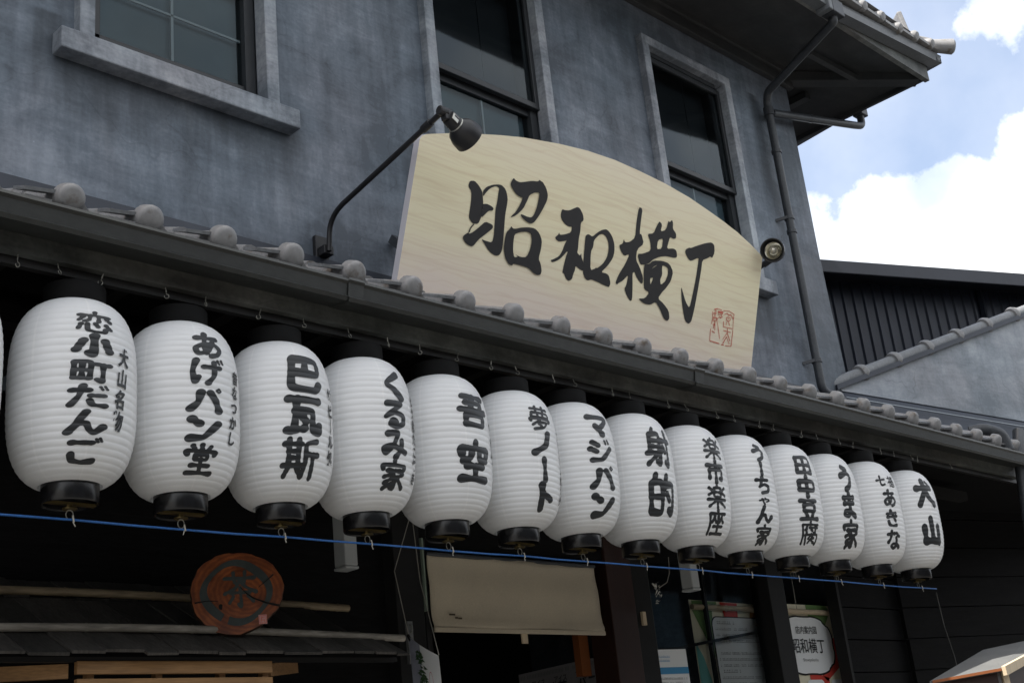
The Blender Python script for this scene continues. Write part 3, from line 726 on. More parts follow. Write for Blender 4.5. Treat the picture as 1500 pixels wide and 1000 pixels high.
# lower gutter: angular trough with lip, front face and underside
gm = MB(); prof = [(2.846, 3.170), (2.842, 3.160), (2.850, 3.152), (2.856, 3.116), (2.850, 3.110), (2.856, 3.098), (2.90, 3.104), (2.950, 3.112), (2.956, 3.19), (2.948, 3.19), (2.943, 3.122), (2.866, 3.112), (2.856, 3.172)]
npf = len(prof)
for a, b in ((-3.0, 2.335), (2.337, 4.095), (4.097, 7.25)):
    gm.add([(a, y, z) for y, z in prof] + [(b, y, z) for y, z in prof], [(i, (i + 1) % npf, npf + (i + 1) % npf, npf + i) for i in range(npf)] + [tuple(range(npf - 1, -1, -1)), tuple(range(npf, 2 * npf))])
gt = gm.build('gutter', GUTTER, bld)
for xj in (2.336, 4.096):
    j = MB(); pr2 = [(y - (.004 if y < 2.9 else 0), z - (.003 if z < 3.13 else -.003)) for y, z in prof]
    j.add([(xj - .03, y, z) for y, z in pr2[:9]] + [(xj + .03, y, z) for y, z in pr2[:9]], [(i, i + 1, 9 + i + 1, 9 + i) for i in range(8)])
    j.build('joint_sleeve', GUTTER, gt)
MB().box(-3, 7.28, 2.958, 2.985, 3.062, 3.16).build('lower_fascia', FASCIA, bld)
MB().box(-3, 9.8, 2.986, 3.03, 3.066, 3.12).build('lower_fascia', BLACK, bld)
# soffit with rafters
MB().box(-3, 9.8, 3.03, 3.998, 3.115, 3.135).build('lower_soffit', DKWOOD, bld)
for i in range(22):
    x = -1.6 + i * .36
    MB().box(x, x + .045, 3.032, 3.996, 3.065, 3.113).build('rafter', BLACK, bld)
MB().box(-3, 7.3, 2.99, 3.012, 3.040, 3.062).build('lantern_rail', RAIL, bld)
MB().box(-3, 7.3, 3.30, 3.36, 3.01, 3.062).build('purlin', BLACK, bld)
# hooks
hk = None
HX = [1.315, 1.424, 1.555, 1.745, 1.876, 2.066, 2.221, 2.394, 2.556, 2.695, 2.871, 3.028, 3.147, 3.343, 3.455, 3.679, 3.782, 4.022, 4.134, 4.351, 4.477, 4.672, 4.783, 5.008, 5.129, 5.325, 5.461, 5.714, 5.848, 6.017, 6.095, 6.447]
for x in [.75, .98, 1.18] + HX:
    if hk is None:
        m = MB(); m.tube([(0, 0, .006), (0, 0, -.018)], .0022, 6)
        m.tube([(0, 0, -.018)] + [(0.008 * sin(a), -.003, -.026 - .008 * (1 - 0) + .008 * cos(a)) for a in [q * pi / 5 for q in range(0, 9)]], .0016, 6)
        h = m.build('hook', STEEL, bld, local=True); hk = h
    else:
        h = hk.copy(); col.objects.link(h)
    h.scale = (.8, .8, .8); h.location = (x - 3.5, 2.972 - 4.0, 3.062); h.rotation_euler = (R.uniform(-.25, .25), R.uniform(-.3, .35), R.uniform(-.8, .8))
# downpipes
def pipe(pts, r=.028, name='downpipe', m=None, par=None):
    pts = [Vector(p) for p in pts]; out = [pts[0]]
    for i in range(1, len(pts) - 1):     # rounded elbows
        a, p, b = pts[i - 1], pts[i], pts[i + 1]; d = min(.055, (a - p).length * .4, (b - p).length * .4)
        A = p + (a - p).normalized() * d; B = p + (b - p).normalized() * d
        for t in (0, .25, .5, .75, 1): out.append((1 - t) ** 2 * A + 2 * t * (1 - t) * p + t * t * B)
    out.append(pts[-1])
    return MB().tube(out, r, 14).build(name, m or PIPE, par or bld, smooth=True)
dp = pipe([(6.735, 3.215, 6.15), (6.735, 3.22, 6.10), (6.94, 3.90, 5.99), (6.968, 3.935, 5.93), (6.968, 3.935, 3.835), (7.15, 3.90, 3.80), (7.16, 3.88, 3.66)])
for z in (5.55, 5.05, 4.95, 4.04): MB().lathe([(.028, -.012), (.034, -.012), (.034, .012), (.028, .012)], (6.968, 3.935, z), (0, 0, 1), 16).build('pipe_bracket', PIPE, dp, smooth=True)
MB().lathe([(.028, -.03), (.036, -.03), (.036, .03), (.028, .03)], (6.968, 3.935, 5.86), (0, 0, 1), 16).build('pipe_bracket', PIPE, dp, smooth=True)
for z in (5.05, 4.04): MB().bar((6.94, 3.93, z), (6.90, 3.998, z - .01), .012, .02).build('pipe_bracket', PIPE, dp)
dp2 = pipe([(8.17, 3.86, 6.20), (8.17, 3.86, 6.11), (8.08, 3.865, 6.085), (7.00, 3.93, 5.86)])
MB().tube([(7.45, 3.904, 5.955), (7.49, 3.902, 5.963)], .031, 14).build('pipe_bracket', PIPE, dp2, smooth=True)
# right-hand end: drain pipe, its elbow and a small globe
dp3 = pipe([(7.28, 2.90, 3.33), (7.20, 2.90, 3.16), (7.20, 2.92, 2.95), (7.16, 2.95, 2.4), (7.16, 2.95, 0.0)], .034)
pipe([(6.98, 3.06, 3.33), (7.02, 2.99, 3.335), (7.10, 2.93, 3.30), (7.12, 2.92, 3.20)], .036)
# upper roof edge tiles
ept = None
for k in range(7):
    x = 8.03 - k * TP
    m = MB(); m.lathe([(.0, -.02), (.03, -.016), (.042, 0), (.042, .16), (.034, .17)], (0, 0, 0), (0, 1, .35), 14); m.box(-.2, -.035, -.005, .16, -.03, -.008)
    if ept is None: t = m.build('eave_tile', TILE, ur, smooth=True, local=True); ept = t
    else: t = ept.copy(); col.objects.link(t)
    t.location = Vector((x, 3.15, 6.398 - .03 * k if k < 3 else 6.37 - .012 * k)) - Vector((3.5, 4.0, 0))
m = MB()   # hip end tile: an upturned scoop
for t0 in range(1): m.lathe([(.0, .0), (.045, -.004), (.058, .01), (.05, .12), (.042, .30), (.04, .5)], (8.275, 3.09, 6.435), (-.62, .62, .13), 18)
m.build('hip_tile', TILE, ur, smooth=True)
m = MB(); m.bar((8.16, 3.235, 6.46), (4.9, 6.5, 8.1), .12, .10); m.build('hip_ridge', TILE, ur, bevel=.01)
m = MB(); m.bar((7.99, 3.30, 6.50), (7.96, 3.32, 6.70), .13, .035, up=(1, -1, .2)); m.build('ridge_end_block', TILE, ur, bevel=.008)
m = MB(); m.bar((7.93, 3.44, 6.60), (4.9, 6.5, 8.2), .10, .12); m.build('hip_ridge', TILE, ur, bevel=.01)

# ------------------------------------------------------------------ ground floor front
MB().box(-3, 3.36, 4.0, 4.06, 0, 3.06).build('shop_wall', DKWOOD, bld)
MB().box(3.33, 3.475, 3.93, 4.07, 0, 3.062).build('post', BLACK, bld, bevel=.004)
MB().box(4.665, 4.85, 3.95, 4.10, 0, 3.062).build('post', REDWOOD, bld, bevel=.004)
MB().box(4.851, 5.00, 3.97, 4.08, 0, 3.062).build('post', BLACK, bld, bevel=.004)
MB().box(6.03, 6.185, 3.96, 4.08, 0, 3.062).build('post', BLACK, bld, bevel=.004)
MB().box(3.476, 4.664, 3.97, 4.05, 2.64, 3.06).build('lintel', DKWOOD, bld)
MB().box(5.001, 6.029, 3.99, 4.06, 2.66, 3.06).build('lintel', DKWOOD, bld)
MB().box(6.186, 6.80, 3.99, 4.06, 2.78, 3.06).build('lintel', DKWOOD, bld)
# horizontal board wall on the right
for k in range(16):
    z0 = .02 + k * .19
    MB().box(6.80, 16, 4.0 + .004 * (k % 3), 4.05, z0, z0 + .183).build('wall_board', DKWOOD, bld)
MB().box(6.775, 6.80, 3.985, 4.06, 0, 3.06).build('post', BLACK, bld)
# dark interior
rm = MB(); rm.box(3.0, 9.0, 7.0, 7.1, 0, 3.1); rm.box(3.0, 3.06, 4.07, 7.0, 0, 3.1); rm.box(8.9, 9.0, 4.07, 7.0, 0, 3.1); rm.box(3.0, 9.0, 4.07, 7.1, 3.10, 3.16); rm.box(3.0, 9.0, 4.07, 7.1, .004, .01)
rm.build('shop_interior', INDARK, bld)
for i in range(9):
    MB().bar((3.2, 4.35 + i * .28, 2.86), (5.2, 4.35 + i * .28, 2.86), .05, .04).build('lattice_bar', DKWOOD, bld)
for i in range(7):
    MB().bar((3.35 + i * .3, 4.2, 2.825), (3.35 + i * .3, 6.8, 2.825), .05, .03).build('lattice_bar', DKWOOD, bld)
MB().box(4.60, 4.665, 4.12, 4.16, 2.12, 2.50).build('orange_board', ORWOOD, bld)
# fixed wired glass of the shop front
sg = MB().add([(5.02, 4.03, 1.0), (6.02, 4.03, 1.0), (6.02, 4.03, 2.66), (5.02, 4.03, 2.66)], [(0, 1, 2, 3)]).build('shop_window', SGLASS, bld)
MB().box(5.001, 5.035, 4.0, 4.05, .9, 2.66).build('frame', SASH, sg)
MB().box(5.10, 5.19, 4.12, 4.16, .9, 2.66).build('frame', mat('green_grey_frame', (0.10, 0.115, 0.10), .6), sg)
dd = MB(); dx, dy = -.25, .97
def ondoor(t, z, o=0): return (6.02 + dx * t + o * dy, 4.10 + dy * t - o * dx, z)
MB().bar((5.04, 4.08, 2.215), (6.03, 4.08, 2.338), .02, .016).build('glazing_bar', BLACK, sg)
MB().bar((5.60, 4.09, .9), (5.60, 4.09, 2.66), .020, .02, up=(0, 1, 0)).build('glazing_bar', BLACK, sg)
MB().box(3.365, 3.392, 3.915, 3.93, 2.15, 2.315).build('latch_plate', mat('galvanised', (0.32, 0.33, 0.33), .4, .3, 20, metal=.6), bld)
MB().tube([(3.378, 3.912, 2.27), (3.378, 3.904, 2.275), (3.378, 3.904, 2.295), (3.378, 3.912, 2.30)], .004, 8).build('latch_plate', STEEL, bld)
MB().box(4.90, 4.925, 3.955, 3.969, 2.335, 2.40).build('wall_tag', PINELT, bld)
# ------------------------------------------------------------------ neighbouring house on the right
nh = thing('neighbour_house', 'pale grey plastered neighbouring house wall with sloping tile coping and navy steel storey behind', 'house', (9.0, 4.0, 0))
A15 = radians(15); nx, ny = cos(A15), -sin(A15)
def nb(d, z, o=0): return (7.30 + nx * d + o * (-ny), 3.992 + ny * d + o * nx, z)     # o: behind the wall
w = MB()
def ctop(d): return 3.955 + .347 * d
w.add([nb(-.0, 3.06), nb(4.6, 3.06), nb(4.6, ctop(4.6)), nb(0, ctop(0)), nb(0, 3.06, .16), nb(4.6, 3.06, .16), nb(4.6, ctop(4.6), .16), nb(0, ctop(0), .16)],
      [(0, 1, 2, 3), (5, 4, 7, 6), (3, 2, 6, 7), (1, 5, 6, 2), (0, 3, 7, 4), (0, 4, 5, 1)])
w.build('gable_wall', NWALL, nh)
for k in range(17):
    z0 = .02 + k * .19; o_ = -.012 - .003 * (k % 3)
    MB().hexa([nb(.15, z0, o_), nb(4.6, z0, o_), nb(4.6, z0, o_ + .03), nb(.15, z0, o_ + .03), nb(.15, z0 + .183, o_), nb(4.6, z0 + .183, o_), nb(4.6, z0 + .183, o_ + .03), nb(.15, z0 + .183, o_ + .03)]).build('wall_board', DKWOOD, nh)
cz = radians(0); slope = math.atan(.347)
for k in range(11):
    d0 = -.10 + k * .345; d1 = d0 + .35
    a, b = Vector(nb(d0, ctop(d0) + .012, .03)), Vector(nb(d1, ctop(d1) + .012, .03))
    m = MB(); rs = [(.048, 0), (.048, (b - a).length)]
    m.lathe([(.0, 0), (.045, 0.0), (.045, (b - a).length), (0, (b - a).length)], a, b - a, 18)
    c = m.build('coping_tile', TILE2 if k % 3 else TILE2, nh, smooth=True)
    m = MB(); m.lathe([(.046, -.030), (.060, -.026), (.067, .0), (.060, .028), (.046, .032)], b, b - a, 18)
    m.build('coping_collar', TILE, c, smooth=True)
m = MB(); m.lathe([(0, -.05), (.035, -.045), (.055, -.02), (.058, .03), (.05, .06)], nb(-.13, ctop(-.13) + .005, .03), nb(1, ctop(1)), 18) if False else None
# flashing between wall foot and the roof
MB().hexa([nb(-.05, ctop(-.05) - .035, -.03), nb(3.7, ctop(3.7) - .035, -.03), nb(3.7, ctop(3.7) - .035, .10), nb(-.05, ctop(-.05) - .035, .10), nb(-.05, ctop(-.05) + .0, -.03), nb(3.7, ctop(3.7) + .0, -.03), nb(3.7, ctop(3.7) + .0, .10), nb(-.05, ctop(-.05) + .0, .10)]).build('mortar_bed', FLASH, nh)
fl = MB()
def nfz(d): return 3.905 - .062 * d
for (o0, z0, o1, z1) in ((-.004, 0, -.035, -.055), (-.04, -.060, -.10, -.12)):
    fl.add([nb(0, nfz(0) + z0, o0), nb(3.6, nfz(3.6) + z0, o0), nb(3.6, nfz(3.6) + z1, o1), nb(0, nfz(0) + z1, o1)], [(0, 1, 2, 3)])
fl.add([nb(0, nfz(0) - .055, -.035), nb(3.6, nfz(3.6) - .055, -.035), nb(3.6, nfz(3.6) - .060, -.04), nb(0, nfz(0) - .060, -.04)], [(0, 1, 2, 3)])
fl.build('wall_flashing', FLASH, nh)
MB().bar(nb(0, nfz(0) - .055, -.038), nb(3.6, nfz(3.6) - .055, -.038), .008, .006).build('flashing_bead', MUNT, nh)
MB().bar(nb(0, nfz(0) + .003, -.006), nb(3.6, nfz(3.6) + .003, -.006), .012, .008).build('flashing_bead', NWALL, nh)
fl = MB(); fl.add([nb(0, nfz(0) - .12, -.10), nb(3.6, nfz(3.6) - .12, -.10), nb(3.6, 3.2, -.55), nb(0, 3.3, -.65)], [(0, 1, 2, 3)]); fl.build('side_roof', FLASH, nh)
# navy steel clad upper storey set back
A23 = atan2(-.872, 2.01); mx_, my_ = cos(A23), sin(A23)
def mb_(d, z, o=0): return (8.95 + mx_ * d - my_ * o, 4.87 + my_ * d + mx_ * o, z)
prev = -1.2
k = 0
while prev < 4.6:
    wd = .105
    zt_ = 5.46
    m = MB(); p = prev
    loop = [(p, 0), (p + .012, -.016), (p + .03, -.016), (p + .042, 0), (p + wd, 0)]
    vs = [mb_(a, 3.4, o) for a, o in loop] + [mb_(a, zt_, o) for a, o in loop]
    m.add(vs, [(i, i + 1, 5 + i + 1, 5 + i) for i in range(4)])
    m.build('cladding_panel', METALCLAD, nh); prev += wd
MB().add([mb_(-1.2, 3.4, .02), mb_(4.6, 3.4, .02), mb_(4.6, 5.5, .02), mb_(-1.2, 5.5, .02)], [(0, 1, 2, 3)]).build('cladding_backing', METALCLAD, nh)
def zr(d): return 5.50
m = MB(); m.hexa([mb_(-1.2, 5.325, -.30), mb_(4.8, 5.295, -.30), mb_(4.8, 5.36, .0), mb_(-1.2, 5.39, .0), mb_(-1.2, 5.435, -.30), mb_(4.8, 5.43, -.30), mb_(4.8, 5.53, 2.5), mb_(-1.2, 5.53, 2.5)])
m.build('roof_edge', METALROOF, nh, bevel=.008)
MB().bar(mb_(1.62, 3.4, -.03), mb_(1.62, 5.37, -.03), .04, .04, up=(0, 1, 0)).build('corner_trim', METALCLAD, nh)

# ------------------------------------------------------------------ name board on the roof
sg0 = Vector((4.28, 3.5, 3.59))
KS = .365; KL = sqrt(1 + KS * KS)
sign = thing('name_board', 'large arched pale wood board with four black brush characters above the tiled eave', 'sign', sg0)
def sp(x, v, d=0):    # d: out of the board, towards the street
    return (x, 3.5 - KS * v / KL - d / KL, 3.59 + v / KL - d * KS / KL)
OUT = [(3.084, -.14), (3.088, .566), (3.097, .583), (3.121, .597), (3.251, .639), (3.413, .682), (3.519, .708), (3.645, .735), (3.867, .770), (4.047, .790), (4.24, .799), (4.42, .795), (4.62, .785), (4.81, .766), (4.984, .738), (5.10, .717), (5.229, .690), (5.35, .656), (5.473, .615), (5.507, -.14)]
bm_ = MB(); tri = fill_polys([OUT]); n = len(OUT)
bm_.cm = 0
vs = [sp(x, v, 0) for x, v in OUT]; bm_.add(vs, [tuple(range(n))])
bm_.cm = 1
bm_.add([sp(x, v, 0) for x, v in OUT] + [sp(x, v, -.035) for x, v in OUT], [(k, (k + 1) % n, n + (k + 1) % n, n + k) for k in range(n)] + [tuple(range(n, 2 * n))])
bm_.build('panel', [SIGN, SIGNEDGE], sign)
for sx_ in (3.5, 4.3, 5.1):
    MB().bar((sx_, 3.56, 3.62), (sx_, 3.98, 4.05), .04, .04).build('brace', PIPE, sign)
CH = {
    'sho':[[[(3.381,0.472),(3.406,0.479),(3.432,0.467),(3.458,0.446),(3.474,0.395),(3.473,0.34),(3.461,0.307),(3.429,0.302),(3.408,0.317),(3.404,0.328),(3.404,0.393),(3.398,0.431),(3.376,0.448)]],[[(3.459,0.449),(3.478,0.472),(3.509,0.489),(3.538,0.498),(3.561,0.501),(3.588,0.488),(3.606,0.454),(3.607,0.429),(3.605,0.382),(3.61,0.333),(3.617,0.263),(3.617,0.228),(3.606,0.206),(3.585,0.198),(3.553,0.206),(3.534,0.216),(3.513,0.234),(3.491,0.25),(3.517,0.248),(3.554,0.249),(3.558,0.28),(3.552,0.339),(3.545,0.393),(3.549,0.424),(3.548,0.465),(3.549,0.485),(3.529,0.489),(3.499,0.472),(3.477,0.446),(3.466,0.426)]],[[(3.466,0.394),(3.492,0.402),(3.52,0.399),(3.534,0.393),(3.531,0.382),(3.508,0.376),(3.489,0.354),(3.473,0.337),(3.47,0.359),(3.475,0.373)]],[[(3.498,0.327),(3.541,0.324),(3.547,0.31),(3.511,0.276),(3.477,0.246),(3.456,0.216),(3.442,0.206),(3.411,0.211),(3.388,0.228),(3.389,0.24),(3.414,0.261),(3.419,0.255),(3.439,0.267),(3.473,0.3)]],[[(3.435,0.303),(3.417,0.279),(3.413,0.258),(3.421,0.262),(3.425,0.281),(3.441,0.302)]],[[(3.621,0.549),(3.634,0.541),(3.659,0.539),(3.692,0.55),(3.732,0.565),(3.767,0.571),(3.774,0.581),(3.785,0.577),(3.796,0.576),(3.822,0.556),(3.839,0.527),(3.837,0.502),(3.82,0.461),(3.799,0.42),(3.779,0.391),(3.76,0.38),(3.734,0.383),(3.703,0.394),(3.692,0.404),(3.7,0.408),(3.729,0.405),(3.758,0.407),(3.772,0.424),(3.783,0.463),(3.786,0.5),(3.786,0.526),(3.756,0.519),(3.728,0.501),(3.719,0.473),(3.702,0.432),(3.667,0.395),(3.632,0.375),(3.664,0.412),(3.681,0.447),(3.692,0.48),(3.675,0.478),(3.649,0.483),(3.62,0.504),(3.608,0.516),(3.611,0.532)]],[[(3.642,0.33),(3.648,0.343),(3.661,0.335),(3.679,0.339),(3.705,0.35),(3.745,0.361),(3.788,0.367),(3.82,0.352),(3.842,0.325),(3.844,0.289),(3.837,0.241),(3.854,0.224),(3.867,0.195),(3.864,0.176),(3.843,0.169),(3.817,0.174),(3.785,0.189),(3.738,0.19),(3.695,0.189),(3.684,0.177),(3.662,0.182),(3.64,0.202),(3.623,0.239),(3.622,0.28),(3.625,0.311)],[(3.673,0.313),(3.702,0.329),(3.742,0.341),(3.772,0.338),(3.782,0.306),(3.779,0.269),(3.763,0.232),(3.73,0.225),(3.694,0.229),(3.713,0.223),(3.692,0.215),(3.679,0.242),(3.674,0.276)]]],
    'wa':[[[(3.94,0.491),(3.959,0.49),(3.986,0.496),(4.02,0.516),(4.034,0.524),(4.051,0.523),(4.078,0.499),(4.087,0.474),(4.071,0.461),(4.075,0.421),(4.072,0.389),(4.077,0.337),(4.074,0.323),(4.095,0.312),(4.102,0.326),(4.107,0.308),(4.113,0.301),(4.125,0.285),(4.13,0.249),(4.104,0.252),(4.076,0.262),(4.077,0.244),(4.069,0.22),(4.066,0.198),(4.046,0.185),(4.027,0.192),(4.01,0.212),(3.998,0.214),(4.002,0.254),(4.007,0.29),(4.014,0.314),(4.006,0.31),(3.996,0.297),(3.97,0.269),(3.943,0.252),(3.923,0.245),(3.915,0.253),(3.932,0.261),(3.962,0.28),(3.978,0.306),(3.987,0.339),(3.998,0.363),(3.99,0.357),(3.949,0.344),(3.929,0.349),(3.921,0.358),(3.939,0.373),(3.943,0.385),(3.948,0.375),(3.978,0.384),(4.017,0.402),(4.018,0.429),(3.998,0.424),(3.968,0.43),(3.943,0.448),(3.936,0.466)]],[[(4.113,0.41),(4.13,0.422),(4.159,0.415),(4.185,0.44),(4.214,0.46),(4.242,0.471),(4.264,0.465),(4.291,0.447),(4.312,0.417),(4.32,0.383),(4.315,0.35),(4.287,0.307),(4.248,0.269),(4.288,0.271),(4.306,0.264),(4.323,0.233),(4.317,0.212),(4.286,0.214),(4.238,0.22),(4.191,0.224),(4.167,0.212),(4.146,0.221),(4.13,0.242),(4.122,0.294),(4.118,0.337),(4.115,0.385)],[(4.172,0.403),(4.2,0.434),(4.224,0.445),(4.249,0.437),(4.269,0.417),(4.279,0.383),(4.275,0.345),(4.253,0.309),(4.219,0.281),(4.21,0.283),(4.204,0.275),(4.176,0.263),(4.164,0.33),(4.164,0.352),(4.173,0.372)]]],
    'yoko':[[[(4.446,0.628),(4.474,0.625),(4.474,0.578),(4.477,0.502),(4.49,0.507),(4.518,0.465),(4.475,0.429),(4.476,0.379),(4.513,0.347),(4.545,0.308),(4.548,0.276),(4.528,0.278),(4.492,0.303),(4.478,0.32),(4.465,0.311),(4.48,0.248),(4.489,0.187),(4.478,0.178),(4.45,0.196),(4.423,0.226),(4.434,0.245),(4.438,0.298),(4.406,0.262),(4.375,0.243),(4.37,0.235),(4.356,0.242),(4.371,0.284),(4.408,0.345),(4.427,0.395),(4.391,0.377),(4.363,0.394),(4.345,0.419),(4.37,0.431),(4.372,0.455),(4.383,0.441),(4.416,0.45),(4.45,0.479),(4.444,0.551)]],[[(4.607,0.597),(4.631,0.586),(4.625,0.55),(4.663,0.566),(4.674,0.617),(4.683,0.609),(4.699,0.626),(4.71,0.612),(4.713,0.585),(4.743,0.568),(4.748,0.545),(4.728,0.537),(4.701,0.541),(4.695,0.516),(4.689,0.479),(4.738,0.492),(4.763,0.487),(4.775,0.459),(4.758,0.448),(4.695,0.444),(4.645,0.43),(4.598,0.406),(4.572,0.38),(4.536,0.366),(4.51,0.363),(4.48,0.407),(4.523,0.418),(4.574,0.444),(4.562,0.485),(4.533,0.517),(4.577,0.529),(4.594,0.573)],[(4.615,0.506),(4.652,0.523),(4.652,0.471),(4.615,0.46)]],[[(4.542,0.37),(4.575,0.378),(4.599,0.401),(4.669,0.415),(4.723,0.413),(4.76,0.38),(4.751,0.331),(4.722,0.291),(4.696,0.265),(4.672,0.23),(4.717,0.215),(4.766,0.187),(4.779,0.152),(4.766,0.136),(4.738,0.141),(4.697,0.184),(4.66,0.211),(4.623,0.189),(4.578,0.185),(4.529,0.201),(4.578,0.211),(4.606,0.247),(4.564,0.252),(4.551,0.296),(4.541,0.347)],[(4.673,0.396),(4.717,0.391),(4.724,0.359),(4.71,0.322),(4.68,0.298),(4.67,0.321),(4.681,0.35),(4.673,0.375)],[(4.595,0.315),(4.62,0.322),(4.604,0.28)],[(4.596,0.359),(4.619,0.38),(4.638,0.388),(4.608,0.367)]]],
    'cho':[[[(4.832,0.509),(4.862,0.525),(4.869,0.523),(4.913,0.545),(4.985,0.576),(5.028,0.589),(5.053,0.581),(5.063,0.544),(5.05,0.513),(5.03,0.517),(5.017,0.506),(4.973,0.485),(4.975,0.44),(4.971,0.355),(4.964,0.257),(4.958,0.207),(4.95,0.167),(4.931,0.152),(4.901,0.162),(4.874,0.211),(4.852,0.262),(4.836,0.324),(4.856,0.297),(4.887,0.255),(4.923,0.229),(4.933,0.299),(4.942,0.384),(4.943,0.468),(4.941,0.492),(4.886,0.461),(4.864,0.465),(4.831,0.492)]]],
}
for nm, blobs in CH.items():
    m = MB()
    for bi, loops in enumerate(blobs):
        loops = [rough_loop(l, 0, 1) for l in loops]
        for t in fill_polys(loops): m.add([sp(x, v, .0018 + bi * .0004) for x, v in t], [tuple(range(len(t)))])
    m.build('brush_character', BRUSHINK, sign)
SEAL = [[(5.113,0.186),(5.12,0.216),(5.111,0.249)],[(5.122,0.263),(5.149,0.271),(5.183,0.271)],[(5.199,0.271),(5.246,0.277),(5.291,0.269),(5.291,0.242),(5.298,0.185),(5.3,0.104)],[(5.119,0.1),(5.2,0.099)],[(5.216,0.097),(5.237,0.099)],[(5.25,0.098),(5.3,0.103)],[(5.113,0.161),(5.117,0.102)],[(5.13,0.253),(5.136,0.226)],[(5.119,0.242),(5.144,0.246)],[(5.14,0.207),(5.135,0.168)],[(5.14,0.207),(5.148,0.161)],[(5.126,0.186),(5.146,0.188)],[(5.121,0.221),(5.152,0.222),(5.157,0.214),(5.13,0.205),(5.12,0.216)],[(5.153,0.216),(5.171,0.181),(5.197,0.125)],[(5.155,0.258),(5.196,0.264),(5.195,0.253),(5.164,0.242),(5.155,0.258)],[(5.161,0.253),(5.194,0.258)],[(5.184,0.246),(5.196,0.237),(5.182,0.229),(5.173,0.236)],[(5.153,0.219),(5.173,0.234)],[(5.211,0.217),(5.217,0.19),(5.291,0.193)],[(5.245,0.246),(5.261,0.244),(5.266,0.234),(5.249,0.224),(5.233,0.228),(5.23,0.239),(5.245,0.246)],[(5.244,0.236),(5.249,0.237)],[(5.237,0.219),(5.235,0.203)],[(5.255,0.222),(5.264,0.205)],[(5.211,0.253),(5.23,0.263),(5.248,0.256),(5.265,0.261),(5.291,0.242)],[(5.219,0.171),(5.282,0.172)],[(5.252,0.186),(5.253,0.17)],[(5.254,0.167),(5.223,0.125)],[(5.254,0.164),(5.286,0.128)],[(5.253,0.145),(5.228,0.105)],[(5.254,0.142),(5.282,0.111)],[(5.126,0.151),(5.15,0.147)],[(5.128,0.262),(5.142,0.255)]]
m = MB()
for ln in SEAL:
    ln = [Vector(sp(x, v, .0022)) for x, v in ln]; nn = Vector((0, -1, -KS)).normalized()
    for a, b in zip(ln, ln[1:]):
        d = (b - a); s_ = d.cross(nn).normalized() * R.uniform(.0016, .0030); d = d.normalized() * .001
        m.add([a - s_ - d, b - s_ * R.uniform(.6, 1.2) + d, b + s_ + d, a + s_ - d], [(0, 1, 2, 3)])
m.build('red_seal', RED, sign)

# ------------------------------------------------------------------ gooseneck lamps
def gooseneck(dx, head, aim, label, lens):
    t = thing('gooseneck_lamp', label, 'lamp', (3.09 + dx, 3.97, 3.87), 'spotlights over the name board')
    m = MB(); m.box(3.055 + dx, 3.125 + dx, 3.975, 3.998, 3.84, 3.96); m.box(3.065 + dx, 3.115 + dx, 3.93, 3.975, 3.86, 3.90)
    m.build('wall_bracket', LAMPBLK, t, bevel=.003)
    H = Vector(head); base = Vector((3.085 + dx, 3.925, 3.87)); pts = [base, base + Vector((0, -.01, .08))]
    p1 = Vector((3.065 + dx, 3.83, 4.03)); c = [Vector(base + Vector((0, -.01, .08))), Vector((3.08 + dx, 3.90, 4.02)), p1 + Vector((0, -.04, .0))]
    for q in (0.2, .4, .6, .8): pts.append((1 - q) ** 2 * c[0] + 2 * q * (1 - q) * c[1] + q * q * c[2])
    pts.append(c[2]); pts.append(H)
    MB().tube(pts, .0115, 12).build('arm', LAMPBLK, t, smooth=True)
    mid = c[2] + (H - c[2]) * .82; MB().tube([mid, mid + (H - c[2]).normalized() * .05], .017, 12).build('arm_joint', LAMPBLK, t, smooth=True)
    a = Vector(aim).normalized()
    m = MB(); m.bar(H - a * .0 + Vector((0, 0, -.012)), H + a * .045 + Vector((0, 0, .012)), .03, .05); m.tube([H + Vector((-.02, 0, 0)), H + Vector((.02, 0, 0))], .02, 12)
    m.build('knuckle', LAMPBLK, t, bevel=.004)
    b0 = H + a * .03
    m = MB(); m.lathe([(.0, 0), (.028, .002), (.031, .01), (.031, .048), (.038, .058), (.054, .075), (.062, .100), (.064, .135), (.060, .136), (.054, .115), (.050, .092), (.0, .090)], b0, a, 28)
    m.build('head', LAMPBLK, t, smooth=True)
    MB().lathe([(.032, -.004), (.0345, 0), (.032, .004)], b0 + a * .052, a, 28).build('head_band', STEEL, t, smooth=True)
    u = a.cross(Vector((0, 0, 1))).normalized(); w_ = u.cross(a)
    m = MB(); m.lathe([(.045, .0), (.034, -.010), (.024, -.018)], b0 + a * .108, a, 28); m.build('reflector', CHROME, t, smooth=True)
    m = MB(); m.lathe([(.0, .012), (.012, .009), (.022, -.002), (.024, -.02)], b0 + a * .110, a, 20); m.build('bulb', lens, t, smooth=True)
    return t, b0, a
lp1, b0, a0 = gooseneck(0, (3.00, 3.07, 4.105), (.80, .10, -.33), 'black gooseneck spotlight reaching over the left end of the name board, its back to us', LGLASS)
m = MB(); q0 = b0 + a0 * .012 + Vector((-.010, -.0305, -.004)); m.bar(q0, q0 + a0 * .032, .028, .002, up=(0, -1, 0)); m.build('silver_label', LABEL, lp1)
gooseneck(2.46, (5.56, 3.24, 4.185), (-.86, -.30, -.20), 'black gooseneck spotlight at the right end of the name board, its lens facing us', LGLASS)

